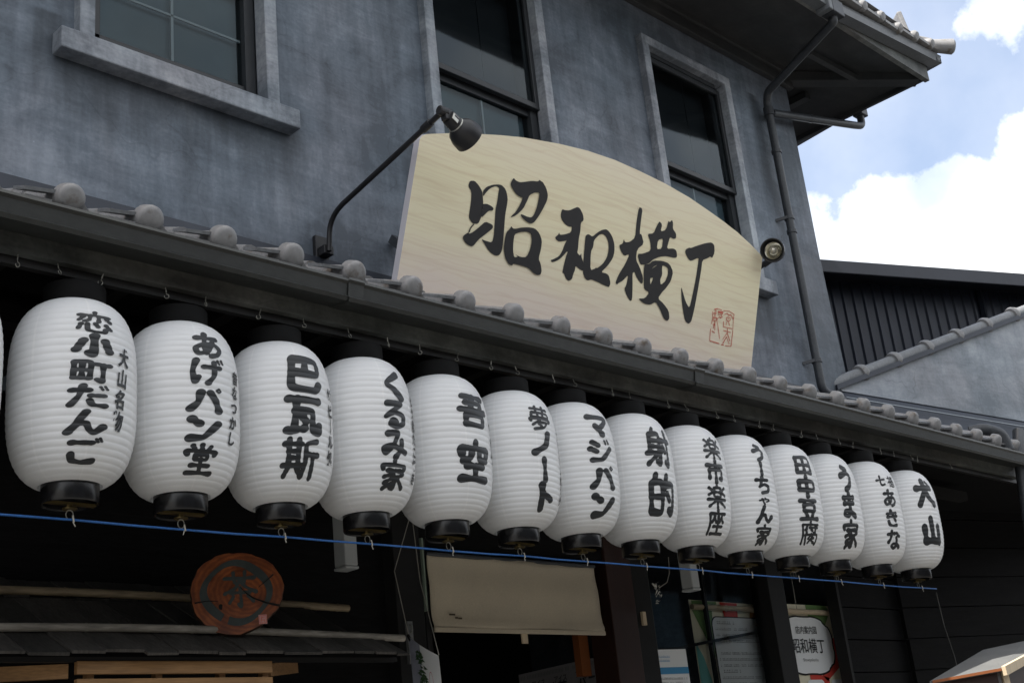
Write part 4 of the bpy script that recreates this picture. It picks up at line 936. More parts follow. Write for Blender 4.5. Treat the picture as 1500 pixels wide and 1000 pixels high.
# ------------------------------------------------------------------ paper lanterns
RINGBLK = mat('matt_black_ring', (0.003, 0.003, 0.003), .7, .2, 4, spec=.15)
RB, ZB0, ZB1, ZL0 = .1635, 0.0, .488, 2.462
NR = 28
def rad0(z):
    s_ = abs(2 * z / ZB1 - 1) * .966; return RB * (1 - s_ ** 3.2) ** (1 / 3.2)
UT_ = np.linspace(0, 1, 801); ZT_ = ZB1 * (.5 + .5 * (1.2 * (2 * UT_ - 1) - .2 * (2 * UT_ - 1) ** 3))
def rad(z):
    z = min(max(z, 0), ZB1); ph = (float(np.interp(z, ZT_, UT_)) * NR) % 1.0
    return rad0(z) + .0014 * (sin(pi * ph) ** .8) - .0008
prof = []
for i in range(NR):
    for q in (0, .12, .3, .5, .7, .88):
        z = float(np.interp((i + q) / NR, UT_, ZT_)); prof.append((rad(z), z))
prof.append((rad(ZB1), ZB1))
LC = []
lan_body = lan = None
LX = [1.117, 1.484, 1.802, 2.128, 2.444, 2.777, 3.105, 3.425, 3.758, 4.101, 4.438, 4.785, 5.129, 5.500, 5.872]
# main text, angle at top, angle at bottom, width in degrees, top z, bottom z (world), small text, its angle top/bottom, z top/bottom
TX = [('', 0, 0, 30, 0, 0, None),
 ('恋小町だんご', -6, -17, 37, 2.89, 2.485, ('犬山名物', 24, 15, 2.80, 2.57)),
 ('あげパン堂', 1, -10, 36, 2.895, 2.49, ('昔なつかし', 38, 25, 2.80, 2.575)),
 ('巴瓦斯', -1, -13, 43, 2.885, 2.505, ('地ビール処', 37, 31, 2.80, 2.56)),
 ('くるみ家', 5, -4, 35, 2.885, 2.505, ('自然薯たこ焼き', 44, 34, 2.83, 2.535)),
 ('吾空', 6, -3, 46, 2.865, 2.56, ('軽食処', 46, 42, 2.79, 2.64)),
 ('夢ノート', -1, -5, 36, 2.873, 2.50, ('レストラン居酒屋', 44, 38, 2.82, 2.53)),
 ('マジパン', -3, -11, 40, 2.885, 2.495, None),
 ('射的', -4, -13, 46, 2.872, 2.525, None),
 ('楽市楽座', -3, -14, 35, 2.882, 2.485, None),
 ('うーちゃん家', -8, -20, 30, 2.892, 2.47, None),
 ('田中豆腐', -12, -21, 36, 2.885, 2.49, None),
 ('うま家', -11, -24, 32, 2.878, 2.49, None),
 ('あきな', -12, -22, 30, 2.862, 2.51, None),
 ('犬山', -17, -19, 42, 2.885, 2.55, None)]
LBL = ['plain side of a white paper lantern cut off by the left photo edge',
 'leftmost whole white lantern, lettered koi komachi dango (恋小町だんご)', 'white lantern lettered age pan do (あげパン堂), second whole one from the left', 'white lantern lettered 巴瓦斯, three large characters, third whole one from the left',
 'white lantern lettered kurumi ya (くるみ家), above the black post', 'white lantern with two spaced characters 吾空, over the left end of the canvas blind', 'white lantern lettered yume note (夢ノート), over the middle of the canvas blind',
 'white lantern lettered maji pan (マジパン), over the right end of the canvas blind', 'white lantern lettered 射的 in two large dense characters, below the seal of the name board', 'white lantern lettered 楽市楽座, between the 射的 and the u-chan ya lanterns',
 'white lantern lettered u-chan ya (うーちゃん家) in six small characters', 'white lantern lettered tanaka tofu (田中豆腐), fourth from the right end', 'white lantern lettered uma ya (うま家), third from the right end',
 'white lantern lettered akina (あきな) with small 七福 on top, second from the right end', 'white lantern lettered inuyama (犬山), at the right end of the row']
def wrap(th, z, o=.0009):
    z = min(max(z, .003), ZB1 - .003); r = rad(z) + o
    return (r * sin(th), -r * cos(th), z)
def lantern_parts(t):
    m = MB(); m.lathe(prof, (0, 0, 0), (0, 0, 1), 56); body = m.build('body', VINYL, t, smooth='all', local=True)
    m = MB(); m.lathe([(.066, .012), (.0715, .010), (.0725, .004), (.0725, -.042), (.0705, -.046), (.066, -.042), (.064, -.02), (0, -.02)], (0, 0, 0), (0, 0, 1), 40); m.build('bottom_ring', LCAP, t, smooth=True, local=True)
    m = MB(); m.lathe([(.070, -.012), (.080, -.006), (.0815, .002), (.0815, .050), (.079, .054), (.072, .052), (.068, .0), (0, -.002)], (0, 0, ZB1), (0, 0, 1), 40); m.build('top_ring', RINGBLK, t, smooth=True, local=True)
    m = MB(); m.bar((-.068, 0, -.042), (.068, 0, -.042), .018, .006); m.tube([(0, 0, -.04), (0, 0, -.056)], .008, 10); m.lathe([(.0, -.054), (.019, -.054), (.019, -.057), (0, -.057)], (0, 0, 0), (0, 0, 1), 12); m.build('base_bar', BRASS, t, local=True)
    m = MB(); m.tube([(.010 * cos(a), 0, -.070 + .012 * sin(a)) for a in [q * pi / 7 for q in range(15)]], .0014, 6); m.build('ring', STEEL, t, local=True)
    m = MB(); m.tube([(-.055, 0, ZB1 + .02), (-.03, 0, ZB1 + .048), (0, 0, ZB1 + .056), (.03, 0, ZB1 + .048), (.055, 0, ZB1 + .02)], .0022, 6); m.build('bail', STEEL, t, local=True)
proto = None
for i, x in enumerate(LX):
    t = thing('paper_lantern', LBL[i], 'lantern', (x, 3.0, ZL0), 'white lanterns hanging in a row under the eave')
    if proto is None: lantern_parts(t); proto = t
    else:
        for ch in list(proto.children):
            if ch.name.startswith('lettering'): continue
            dup(ch, t)
    t.scale = (R.uniform(.985, 1.01), R.uniform(.985, 1.01), R.uniform(.99, 1.008)); t.rotation_euler = (R.uniform(-.008, .008), R.uniform(.0, .022), R.uniform(-.02, .02))
    txt, a0_, a1_, wd, z0, z1, small = TX[i]
    t['_i'] = i
    if txt:
        m = MB(); n = len(txt)
        hgt = [(.55 if c == 'ゃ' else .8 if c == 'ー' and n == 6 else 1.0) for c in txt]
        if txt == '吾空': cells = [(0, .40), (.54, 1.0)]
        elif txt == '犬山': cells = [(0, .44), (.56, 1.0)]
        elif txt == '射的': cells = [(0, .47), (.53, 1.0)]
        elif txt == 'あきな': cells = [(.20, .44), (.47, .71), (.74, 1.0)]
        else:
            tot = sum(hgt); u = 0; cells = []
            for h_ in hgt: cells.append((u / tot, (u + h_) / tot)); u += h_
        items = [(c, lo, hi, 0, 1.0) for c, (lo, hi) in zip(txt, cells)]
        if txt == 'あきな': items += [('七', 0.0, .16, -13, .62), ('福', 0.0, .165, 11, .62)]
        for c, lo, hi, da, ws in items:
            lo2 = lo + .03 * (hi - lo); hi2 = hi - .05 * (hi - lo)
            for p in glyph(c, 60 if i < 6 else 48, 1.62):
                pts = []
                for (gx, gy) in p:
                    fr_ = lo2 + (hi2 - lo2) * gy
                    zz = z0 + (z1 - z0) * fr_ - ZL0
                    th = radians(a0_ + (a1_ - a0_) * fr_ + da + (gx - .5) * wd * ws * (.85 if c in 'ゃー' else 1))
                    pts.append(wrap(th, zz))
                m.add(pts, [tuple(range(len(pts)))])
        m.build('lettering', INK, t, local=True)
    if small:
        s_, b0_, b1_, y0, y1 = small; m = MB(); n = len(s_)
        for k, c in enumerate(s_):
            if c == 'ー': c2 = '｜'
            else: c2 = c
            for p in font_polys(c2, .04, .16):
                pts = []
                for fx, fy in p:
                    gy = .84 - fy; gx = fx
                    fr_ = (k + .04 + gy * .92) / n; zz = y0 + (y1 - y0) * fr_ - ZL0
                    th = radians(b0_ + (b1_ - b0_) * fr_ + (gx - .5) * 13)
                    pts.append(wrap(th, zz, .0022))
                m.add(pts, [tuple(range(len(pts)))])
        m.build('small_lettering', INK, t, local=True)
for o in scene.objects:
    if '_i' in o: del o['_i']
# blue cord under the lanterns with its ties
cd = thing('blue_cord', 'thin blue cord strung along under the lanterns and tied to each', 'cord', (3.5, 3.0, 2.39))
pts = [(-.5, 2.985, 2.380)]
for i, x in enumerate(LX):
    pts += [(x, 2.985, 2.374 + .0015 * sin(i * 2.3)), ]
    if i < len(LX) - 1: pts.append(((x + LX[i + 1]) / 2, 2.985, 2.373 + .001 * cos(i * 1.7)))
pts.append((6.02, 2.985, 2.376))
MB().tube(pts, .0032, 8).build('line', ROPE, cd, smooth='all')
for i, x in enumerate(LX):
    m = MB(); m.tube([(x, 2.983, 2.386), (x + .002, 2.981, 2.368)], .0022, 6); m.tube([(x, 2.983, 2.37), (x + R.uniform(-.006, .006), 2.980, 2.357)], .0013, 5); m.build('tie', STRING, cd)
# ------------------------------------------------------------------ small shingle roof, bamboo poles and slats (left stall)
st = thing('shingled_awning', 'small dark cedar shingle awning with two bamboo poles over the left stall', 'awning', (1.6, 3.7, 2.2))
def onshed(x, y, h=0): return (x + 0, y - h * .5, 2.423 - .587 * (4 - y) + h * .87)
for ci, (ya, yb, mt) in enumerate(((4.0, 3.84, SHINGLE2), (3.87, 3.60, SHINGLE), (3.63, 3.445, SHINGLE))):
    x = -.4 + R.uniform(0, .1)
    xend = {0: 2.62, 1: 2.80, 2: 2.92}[ci]
    while x < xend:
        wd = R.uniform(.07, .16); x1 = min(x + wd, xend + .03); e = R.uniform(-.008, .008); h0 = .004 * ci + R.uniform(0, .009)
        m = MB(); m.hexa([onshed(x + .006, yb + e, h0 + .004), onshed(x1, yb + e, h0 + .004 + R.uniform(-.002, .003)), onshed(x1 - .01, ya, h0 - .006), onshed(x - .007, ya, h0 - .006),
                          onshed(x + .003, yb + e, h0 + .013), onshed(x1, yb + e, h0 + .013), onshed(x1 - .01, ya, h0 + .003), onshed(x - .007, ya, h0 + .003)])
        m.build('shingle', mt if R.random() > .3 else SHINGLE2, st); x = x1
def bamboo(x0, x1, y, r, mt, name='bamboo_pole', sl=0.0):
    m = MB(); pts = []; rs = []; x = x0; nxt = x0 + R.uniform(.2, .4); z = lambda q: onshed(0, y, .025)[2] + .012 * sin(q * 2.1 + y) + sl * q
    while x < x1:
        if x >= nxt - .012:
            pts += [(nxt - .006, y - .012, z(nxt)), (nxt, y - .012, z(nxt)), (nxt + .006, y - .012, z(nxt))]; rs += [r, r * 1.14, r]; x = nxt + .012; nxt += R.uniform(.28, .46)
        else: pts.append((x, y - .012, z(x))); rs.append(r * (1 + R.uniform(-.02, .02))); x += .08
    pts.append((x1, y - .012, z(x1))); rs.append(r)
    m.tube(pts, rs, 12); return m.build(name, mt, st, smooth=True)
bamboo(-.4, 3.00, 3.835, .0135, BAMBOO)
bamboo(-.4, 1.30, 3.585, .0130, BAMBOO2); bamboo(1.28, 3.04, 3.575, .0125, BAMBOO2)
MB().box(-.4, 2.95, 3.50, 3.525, 2.098, 2.112).build('eave_batten', BLACK, st)
ss = thing('pine_slat_panel', 'pale pine slatted panel under the shingled awning', 'slat panel', (2.08, 3.5, 1.9))
for k, (za, zb) in enumerate(((2.063, 2.100), (2.008, 2.050), (1.95, 1.994), (1.89, 1.935))):
    MB().box(1.76, 2.425, 3.495, 3.515, za, zb).build('slat', PINE, ss, bevel=.002)
for k, x in enumerate((1.80, 2.02, 2.24, 2.40)):
    MB().box(x, x + .022, 3.516, 3.54, 1.6, 2.10).build('batten', PINE, ss)
m = MB(); m.bar((2.43, 3.53, 2.075), (2.66, 3.70, 2.108), .02, .04); m.build('side_rail', PINE, ss)
m = MB(); m.bar((1.75, 3.53, 2.075), (1.55, 3.62, 2.078), .02, .04); m.build('side_rail', PINE, ss)
nbx = MB().box(2.22, 2.40, 3.47, 3.492, 1.86, 1.998).build('white_box', PWHITE, None, bevel=.012); tag(nbx, 'white box edge at the foot of the pine slats below the round log sign', 'box')
sp_ = MB().tube([(1.50, 3.60, 2.035), (1.44, 3.56, 1.99)], .03, 14).build('bamboo_stub', BAMBOO, st, smooth=True)

# ------------------------------------------------------------------ round log sign
lg = thing('log_sign', 'round red-brown log slice sign with grey 茶 in a ring, resting on the shingled awning', 'sign', (2.345, 3.56, 2.322))
FI = radians(30)
def lo(u, v, d=0): return (2.335 + u * cos(FI) - d * sin(FI), 3.555 + v * .10 - d * cos(FI) - u * sin(FI), 2.322 + v)
out = []
for k in range(60):
    a = 2 * pi * k / 60; r_ = .136 + .006 * sin(2 * a + .6) + .004 * sin(3 * a + 1) + .0015 * sin(11 * a) + .001 * sin(23 * a); out.append((r_ * 1.05 * cos(a), r_ * sin(a)))
m = MB(); n = len(out); m.add([lo(u, v, .03) for u, v in out], [tuple(range(n))]); m.cm = 1
m.add([lo(u, v, .03) for u, v in out] + [lo(u * 1.02, v * 1.02, .015) for u, v in out] + [lo(u * 1.01, v * 1.01, -.02) for u, v in out], [(j * n + k, j * n + (k + 1) % n, (j + 1) * n + (k + 1) % n, (j + 1) * n + k) for j in range(2) for k in range(n)] + [tuple(range(2 * n, 3 * n))])
m.build('slice', [LOG, BARK], lg)
m = MB(); N = 64
rw = [(.094 + .003 * sin(k * .4), .0105 + .0035 * sin(k * .21 + 2)) for k in range(N)]
for k in range(N - 2):
    a, b = 2 * pi * k / N - 1.9, 2 * pi * (k + 1) / N - 1.9; (r1_, w1), (r2_, w2) = rw[k], rw[k + 1]
    m.add([lo((r1_ - w1) * 1.08 * cos(a), (r1_ - w1) * sin(a), .0315), lo((r1_ + w1) * 1.08 * cos(a), (r1_ + w1) * sin(a), .0315), lo((r2_ + w2) * 1.08 * cos(b), (r2_ + w2) * sin(b), .0315), lo((r2_ - w2) * 1.08 * cos(b), (r2_ - w2) * sin(b), .0315)], [(0, 1, 2, 3)])
m.build('painted_ring', LOGPAINT, lg)
m = MB()
for p in glyph('茶', 48, 1.0): m.add([lo((x - .5) * .115 + .012, (.5 - y) * .125 + .008, .0315) for x, y in p], [tuple(range(len(p)))])
m.build('painted_character', LOGPAINT, lg)
m = MB()
def crack(pts, w=.0016):
    P_ = [Vector(lo(u, v, .0325)) for u, v in pts]
    for i in range(len(P_) - 1):
        a, b = P_[i], P_[i + 1]; s_ = (b - a).cross(Vector((0, 1, 0))).normalized(); wa, wb = w * (1 - i / len(P_)), w * (1 - (i + 1) / len(P_))
        m.add([a - s_ * wa, b - s_ * wb, b + s_ * wb, a + s_ * wa], [(0, 1, 2, 3)])
crack([(.132, -.052), (.09, -.040), (.05, -.022), (.03, -.005), (.012, .015)], .004); crack([(-.134, -.028), (-.10, -.024), (-.06, -.026)], .0025); crack([(.122, .052), (.095, .030), (.07, .012)], .0025)
m.lathe([(0, 0), (.009, 0)], lo(-.053, -.045, .0325), (0, -1, 0), 14)
m.build('crack', BLACK, lg)
m = MB(); s0 = [(.062, -.108), (.088, -.108), (.088, -.078), (.062, -.078)]; m.add([lo(u, v, .0322) for u, v in s0], [(0, 1, 2, 3)]); m.build('seal_ground', mat('seal_pink', (.55, .30, .28), .6), lg)
m = MB()
for (a, b) in (((.0645, -.105), (.0645, -.081)), ((.0855, -.105), (.0855, -.081)), ((.0645, -.081), (.0855, -.081)), ((.0645, -.105), (.0855, -.105)), ((.069, -.088), (.081, -.086)), ((.072, -.084), (.070, -.101)), ((.079, -.092), (.080, -.102)), ((.068, -.095), (.082, -.096))):
    A_, B_ = Vector(lo(*a, .0335)), Vector(lo(*b, .0335)); s_ = (B_ - A_).cross(Vector((0, 1, 0))).normalized() * .0009; m.add([A_ - s_, B_ - s_, B_ + s_, A_ + s_], [(0, 1, 2, 3)])
m.build('red_seal', RED, lg)

# ------------------------------------------------------------------ boxes hanging from the ceiling
def hangbox(x, z0, label):
    t = thing('ceiling_lamp', label, 'lamp', (x, 3.8, z0), 'grey box lamps under the eave')
    m = MB(); m.box(x - .030, x + .030, 3.765, 3.835, z0 + .012, 3.06); m.build('housing', GREYBOX, t, bevel=.006)
    m = MB(); m.box(x - .032, x + .032, 3.763, 3.837, z0, z0 + .011); m.build('end_rim', GREYBOX, t, bevel=.004)
hangbox(2.985, 2.478, 'grey box lamp hanging left of the black post above the log sign')
hangbox(5.11, 2.478, 'grey box lamp hanging in front of the wired shop glass')

# ------------------------------------------------------------------ canvas blinds
bl = thing('canvas_blind', 'beige canvas blind hanging flat across the shop doorway', 'blind', (4.0, 3.93, 2.45))
m = MB(); nx_, nz_ = 30, 14; vs = []
for j in range(nz_ + 1):
    for i in range(nx_ + 1):
        u, v = i / nx_, j / nz_; x = 3.512 + .008 * (v) + u * 1.043 - .0 * v; z = 2.598 - v * .315 + .004 * sin(u * 7)
        y = 3.93 + .005 * sin(u * 9 + v * 2) + .003 * sin(u * 31 + v * 5) * (1 - v) + .003 * sin(v * 11) - (.006 if abs(v - .93) < .03 else 0); vs.append((x, y, z))
m.add(vs, [(j * (nx_ + 1) + i, j * (nx_ + 1) + i + 1, (j + 1) * (nx_ + 1) + i + 1, (j + 1) * (nx_ + 1) + i) for j in range(nz_) for i in range(nx_)])
o = m.build('cloth', CLOTH, bl, smooth='all'); md = o.modifiers.new('s', 'SOLIDIFY'); md.thickness = .003
MB().tube([(3.51, 3.935, 2.60), (4.56, 3.935, 2.598)], .010, 10).build('roller', PIPE, bl)
MB().box(3.515, 4.568, 3.918, 3.93, 2.276, 2.296).build('hem_bar', CLOTH, bl, bevel=.003)
MB().box(4.02, 4.055, 3.925, 3.932, 2.235, 2.276).build('pull_tab', PINELT, bl)
m = MB()
for x, z, w_ in ((3.60, 2.345, .022), (3.615, 2.345, .018), (3.632, 2.332, .016), (3.65, 2.33, .02)): m.box(x, x + w_, 3.920, 3.9215, z, z + .007)
m.build('stain', mat('dark_stain', (.08, .06, .04), .9), bl)
b2 = thing('side_blind', 'narrow faded beige blind seen edge-on beside the black post', 'blind', (3.5, 4.1, 2.4))
m = MB(); m.hexa([(3.480, 4.075, 2.27), (3.60, 4.5, 2.25), (3.603, 4.5, 2.25), (3.484, 4.075, 2.27), (3.480, 4.075, 2.60), (3.60, 4.5, 2.60), (3.603, 4.5, 2.60), (3.484, 4.075, 2.60)]); m.build('cloth', CLOTH, b2)
m = MB(); m.box(3.478, 3.486, 3.92, 3.96, 2.36, 2.66); m.build('edge_tape', mat('faded_green', (.20, .25, .20), .8), b2)
MB().bar((3.505, 3.96, 2.0), (3.505, 3.96, 2.66), .028, .03, up=(0, 1, 0)).build('door_edge', BLACK, b2)

# ------------------------------------------------------------------ hanging cloth banner with a red flower
bn = thing('flower_banner', 'white banner printed with green leaves and a red flower outline, hung on strings', 'banner', (3.2, 3.65, 2.0))
tl, tr = Vector((3.20, 3.72, 2.222)), Vector((3.165, 3.52, 2.122))
def bp(u, v, d=0):
    p = tl + (tr - tl) * u + Vector((.012 * v + .004 * sin(v * 5), .01 * sin(u * 3), -.75 * v)); return (p.x - d * .985, p.y + d * .17, p.z)
m = MB(); m.add([bp(i / 8, j / 12) for j in range(13) for i in range(9)], [(j * 9 + i, j * 9 + i + 1, (j + 1) * 9 + i + 1, (j + 1) * 9 + i) for j in range(12) for i in range(8)]); m.build('cloth', PWHITE, bn, smooth='all')
m = MB(); m.add([bp(i / 4 * .42, j / 12, .001) for j in range(13) for i in range(5)], [(j * 5 + i, j * 5 + i + 1, (j + 1) * 5 + i + 1, (j + 1) * 5 + i) for j in range(12) for i in range(4)])
m.build('lilac_print', mat('lilac_print', (.36, .38, .46), .8, .3, 18), bn)
m = MB()
for k in range(170):
    v = R.uniform(.02, .7); u = .36 + .1 * sin(v * 9) + R.uniform(-.13, .10); s_ = R.uniform(.010, .024); a = R.uniform(-.9, .9)
    m.add([bp(u, v, .002), bp(u + .12 * cos(a), v + s_ * .5, .002), bp(u + .16 * sin(a), v + s_ * 1.3, .002)], [(0, 1, 2)])
m.build('leaf_print', mat('leaf_print', (.045, .10, .04), .8, .4, 60), bn)
m = MB()
for cx_, cz_, rx_, rz_, rot in ((.72, .16, .055, .055, 0), (.62, .25, .07, .03, .5), (.84, .25, .07, .03, -.5)):
    L_ = [(cx_ + rx_ * cos(a), cz_ + rz_ * sin(a) + rot * .04 * cos(a)) for a in [2 * pi * q / 20 for q in range(20)]]
    for q in range(20):
        (a, b), (c, d) = L_[q], L_[(q + 1) % 20]; e = .008
        m.add([bp(a, b, .002), bp(c, d, .002), bp(cx_ + (c - cx_) * 1.12, cz_ + (d - cz_) * 1.06, .002), bp(cx_ + (a - cx_) * 1.12, cz_ + (b - cz_) * 1.06, .002)], [(0, 1, 2, 3)])
m.build('flower_print', mat('flower_print', (.50, .07, .10), .8), bn)
for nm, pp in (('string', [(3.20, 3.72, 2.225), (3.27, 3.86, 2.50), (3.42, 3.92, 2.735)]), ('string', [(3.165, 3.52, 2.125), (3.33, 3.78, 2.45), (3.42, 3.90, 2.72)])):
    MB().tube(pp, .0018, 6).build(nm, STRING, bn)
MB().tube([(3.20, 3.725, 2.228), (3.20, 3.71, 2.205)], .006, 8).build('clip', BLACK, bn)

# ------------------------------------------------------------------ posters
def rrect(x0, x1, z0, z1, r, n=6):
    out = []
    for cx_, cz_, a0 in ((x1 - r, z1 - r, 0), (x0 + r, z1 - r, pi / 2), (x0 + r, z0 + r, pi), (x1 - r, z0 + r, 1.5 * pi)):
        for k in range(n + 1): a = a0 + pi / 2 * k / n; out.append((cx_ + r * cos(a), cz_ + r * sin(a)))
    return out
def flat(parent, y, poly, mt, nm): return MB().add([(x, y, z) for x, z in poly], [tuple(range(len(poly)))]).build(nm, mt, parent)
def text(parent, y, s, x, z, h, mt, nm='lettering', sq=1.0, bold=.01, sl=0.0):
    m = MB()
    for p in font_polys(s, bold): m.add([(x + a * h * sq, y, z + b * h + a * sl * h) for a, b in p], [tuple(range(len(p)))])
    return m.build(nm, mt, parent)
def greek(parent, y, x0, x1, z, h, rnd, mt=None):
    m = MB(); x = x0
    while x < x1:
        w_ = rnd.uniform(.4, .8) * h
        if rnd.random() > .12:
            k = rnd.randint(0, 2); m.add([(x, y, z), (x + w_, y, z), (x + w_, y, z + h * .22), (x, y, z + h * .22)], [(0, 1, 2, 3)])
            m.add([(x + w_ * .4, y, z + h * .3), (x + w_ * .6, y, z + h * .3), (x + w_ * .6, y, z + h * .9), (x + w_ * .4, y, z + h * .9)], [(0, 1, 2, 3)])
            if k: m.add([(x, y, z + h * .62), (x + w_, y, z + h * .62), (x + w_, y, z + h * .75), (x, y, z + h * .75)], [(0, 1, 2, 3)])
        x += w_ + h * .2
    return m.build('fine_print', mt or PGR, parent)
P1 = thing('menu_banner', 'cream, green and red banner with a white price panel, hung on bamboo behind the glass', 'banner', (5.9, 4.12, 2.0))
X0, X1, Z1, Z0, y = 5.50, 6.26, 2.507, 1.0, 4.12
flat(P1, y, [(X0, Z0), (X1, Z0), (X1, Z1 - .012), (X0 + .5, Z1 - .006), (X0, Z1)], PCREAM, 'sheet')
flat(P1, y - .003, [(X0 + .015, Z1 - .055), (X0 + .19, Z1 - .055), (X0 + .165, Z1 - .30)], GREEN, 'green_ray')
flat(P1, y - .003, [(X0 + .02, Z1 - .004), (X0 + .24, Z1 - .005), (X0 + .24, Z1 - .022), (X0 + .02, Z1 - .022)], GREEN, 'green_ray')
flat(P1, y - .003, [(X0 + .27, Z1 - .006), (X0 + .43, Z1 - .008), (X0 + .42, Z1 - .09), (X0 + .30, Z1 - .09)], PRED, 'red_ray')
flat(P1, y - .003, [(X0 + .55, Z1 - .03), (X1 - .04, Z1 - .03), (X1 - .06, Z1 - .09), (X0 + .53, Z1 - .09)], PORANGE, 'orange_ray')
flat(P1, y - .003, [(X0 + .005, Z1 - .22), (X0 + .06, Z1 - .30), (X0 + .17, Z1 - .62), (X0 + .10, Z1 - .9), (X0 + .005, Z1 - .6)], PTEAL, 'teal_ray')
flat(P1, y - .005, rrect(X0 + .165, X1 - .005, 1.3, Z1 - .083, .05), BLACK, 'panel_outline')
flat(P1, y - .007, rrect(X0 + .172, X1 - .012, 1.3, Z1 - .089, .045), PWHITE, 'white_panel')
rg = random.Random(5)
PGR2 = mat('soft_print_grey', (0.30, 0.30, 0.30), .8)
for k in range(15):
    z = Z1 - .125 - k * .032
    if k in (4,): continue
    greek(P1, y - .009, X0 + (.19 if k % 5 else .21), X0 + (rg.uniform(.48, .72) if k not in (0, 8) else .36), z, .015 if k not in (0, 8) else .019, rg, PGR2)
for (cx_, cz_, c_) in ((.60, -.125, PORANGE), (.65, -.140, REDWOOD), (.61, -.265, PORANGE), (.66, -.285, REDWOOD), (.66, -.40, PRED), (.70, -.39, PRED)):
    a = [(X0 + cx_ + .028 * cos(q * 1.05) * (1 + .2 * sin(q * 3)), Z1 + cz_ + .018 * sin(q * 1.05)) for q in range(6)]; flat(P1, y - .010, a, c_, 'food_picture')
m = MB(); zr_ = Z1 - .040; m.tube([(X0, y - .018, zr_), (X0 + .3, y - .018, zr_), (X0 + .305, y - .018, zr_), (X0 + .31, y - .018, zr_), (X0 + .52, y - .018, zr_), (X0 + .525, y - .018, zr_), (X1, y - .018, zr_)], [.014, .014, .017, .014, .014, .017, .014], 12); m.build('bamboo_rod', PINELT, P1, smooth=True)
P2 = thing('guide_banner', 'banner lettered 昭和横丁 in a white frame on red, green and cream, hung on a bamboo rod', 'banner', (6.7, 4.15, 2.2))
X0, X1, Z1, Z0, y = 6.28, 6.955, 2.512, 1.6, 4.12
flat(P2, y, [(X0, Z0), (X1 - .02, Z0), (X1 - .02, Z1), (X0, Z1)], PCREAM, 'sheet')
flat(P2, y - .003, [(X0 + .34, Z1 - .05), (X0 + .58, Z1 - .05), (X0 + .46, Z1 - .18)], GREEN, 'green_ray')
flat(P2, y - .003, [(X0 + .34, Z1 + .0), (X0 + .56, Z1 - .0), (X0 + .60, Z1 - .04), (X0 + .34, Z1 - .04)], GREEN, 'green_ray')
flat(P2, y - .003, [(X1 - .021, Z1 - .14), (X1 - .021, Z1 - .33), (X0 + .44, Z1 - .44), (X0 + .34, Z1 - .36)], PRED, 'red_ray')
flat(P2, y - .003, [(X0 + .26, Z1 - .38), (X0 + .46, Z1 - .42), (X0 + .47, Z0), (X0 + .30, Z0)], PRED, 'red_ray')
cx0, cz0 = X0 + .29, Z1 - .235
def ornate(s): 
    out = []
    for k in range(72):
        a = 2 * pi * k / 72; bx_ = .262 * s * abs(cos(a)) ** .75 * (1 if cos(a) > 0 else -1); bz_ = .158 * s * abs(sin(a)) ** .85 * (1 if sin(a) > 0 else -1); w_ = 1 + .055 * abs(sin(2 * a)) ** .5 * (1 if abs(sin(4 * a)) > .5 else .3)
        out.append((cx0 + bx_ * w_, cz0 + bz_ * w_))
    return out
flat(P2, y - .005, ornate(1.06), BLACK, 'frame_outline'); flat(P2, y - .007, ornate(1.0), PWHITE, 'white_frame')
text(P2, y - .010, '店内案内図', X0 + .18, cz0 + .068, .049, INK, sq=.92, bold=.004)
text(P2, y - .010, '昭和横丁', X0 + .115, cz0 - .038, .090, INK, sq=.98, bold=.008)
text(P2, y - .010, 'Showayokocho', X0 + .21, cz0 - .092, .026, PGR, sq=1.0, bold=.0)
flat(P2, y - .005, rrect(X0 + .22, X0 + .40, Z0, Z1 - .43, .03), PWHITE, 'white_panel'); flat(P2, y - .005, rrect(X0 + .47, X1 - .05, Z0, Z1 - .43, .03), PWHITE, 'white_panel')
MB().tube([(X0, y - .018, Z1 - .045), (X0 + .3, y - .018, Z1 - .045), (X0 + .61, y - .018, Z1 - .045), (X1, y - .018, Z1 - .045)], [.015, .015, .017, .015], 12).build('bamboo_rod', PINELT, P2, smooth=True)
MB().tube([(X0 + .22, y - .018, Z1 - .03), (X0 + .22, y - .018, 2.78)], .0018, 6).build('string', STRING, P2)
MB().tube([(X1, y - .018, Z1 - .045), (X1 - .12, y - .018, 2.79)], .0018, 6).build('string', STRING, P2)
MB().tube([(X1 + .005, y - .018, Z1 - .05), (X1 + .01, y - .018, 2.2), (X1 + .10, y - .018, 1.8)], .0028, 6).build('string', STRING, P2)
nt_ = thing('paper_notice', 'white paper notice with a pale blue band stuck to the shop glass', 'notice', (5.1, 3.98, 2.1))
flat(nt_, 3.982, [(4.985, 1.80), (5.235, 1.80), (5.235, 2.228), (4.985, 2.222)], PWHITE, 'sheet')
flat(nt_, 3.980, [(4.987, 2.105), (5.233, 2.108), (5.233, 2.14), (4.987, 2.137)], PBLUE, 'blue_band')
for k, z in enumerate((2.185, 2.165, 2.08, 2.06, 2.042)): greek(nt_, 3.979, 5.0, 5.09 if k < 2 else 5.21, z, .010, rg, PBLUE if k < 2 else PGR)
mb2 = thing('menu_board', 'dim white ice cream menu board inside the doorway, lettered バニラ', 'menu board', (5.2, 4.8, 2.1))
def mp_(x, z): return (x, 4.8, z)
def tilt(u, v): return (4.86 + u * .72, 4.8, 2.215 + u * .105 - v)
MBW = mat('board_print', (.22, .21, .21), .6)
m = MB(); m.add([tilt(0, 0), tilt(1, 0), tilt(1, .6), tilt(0, .6)], [(0, 3, 2, 1)]); m.build('board', MBW, mb2)
m = MB()
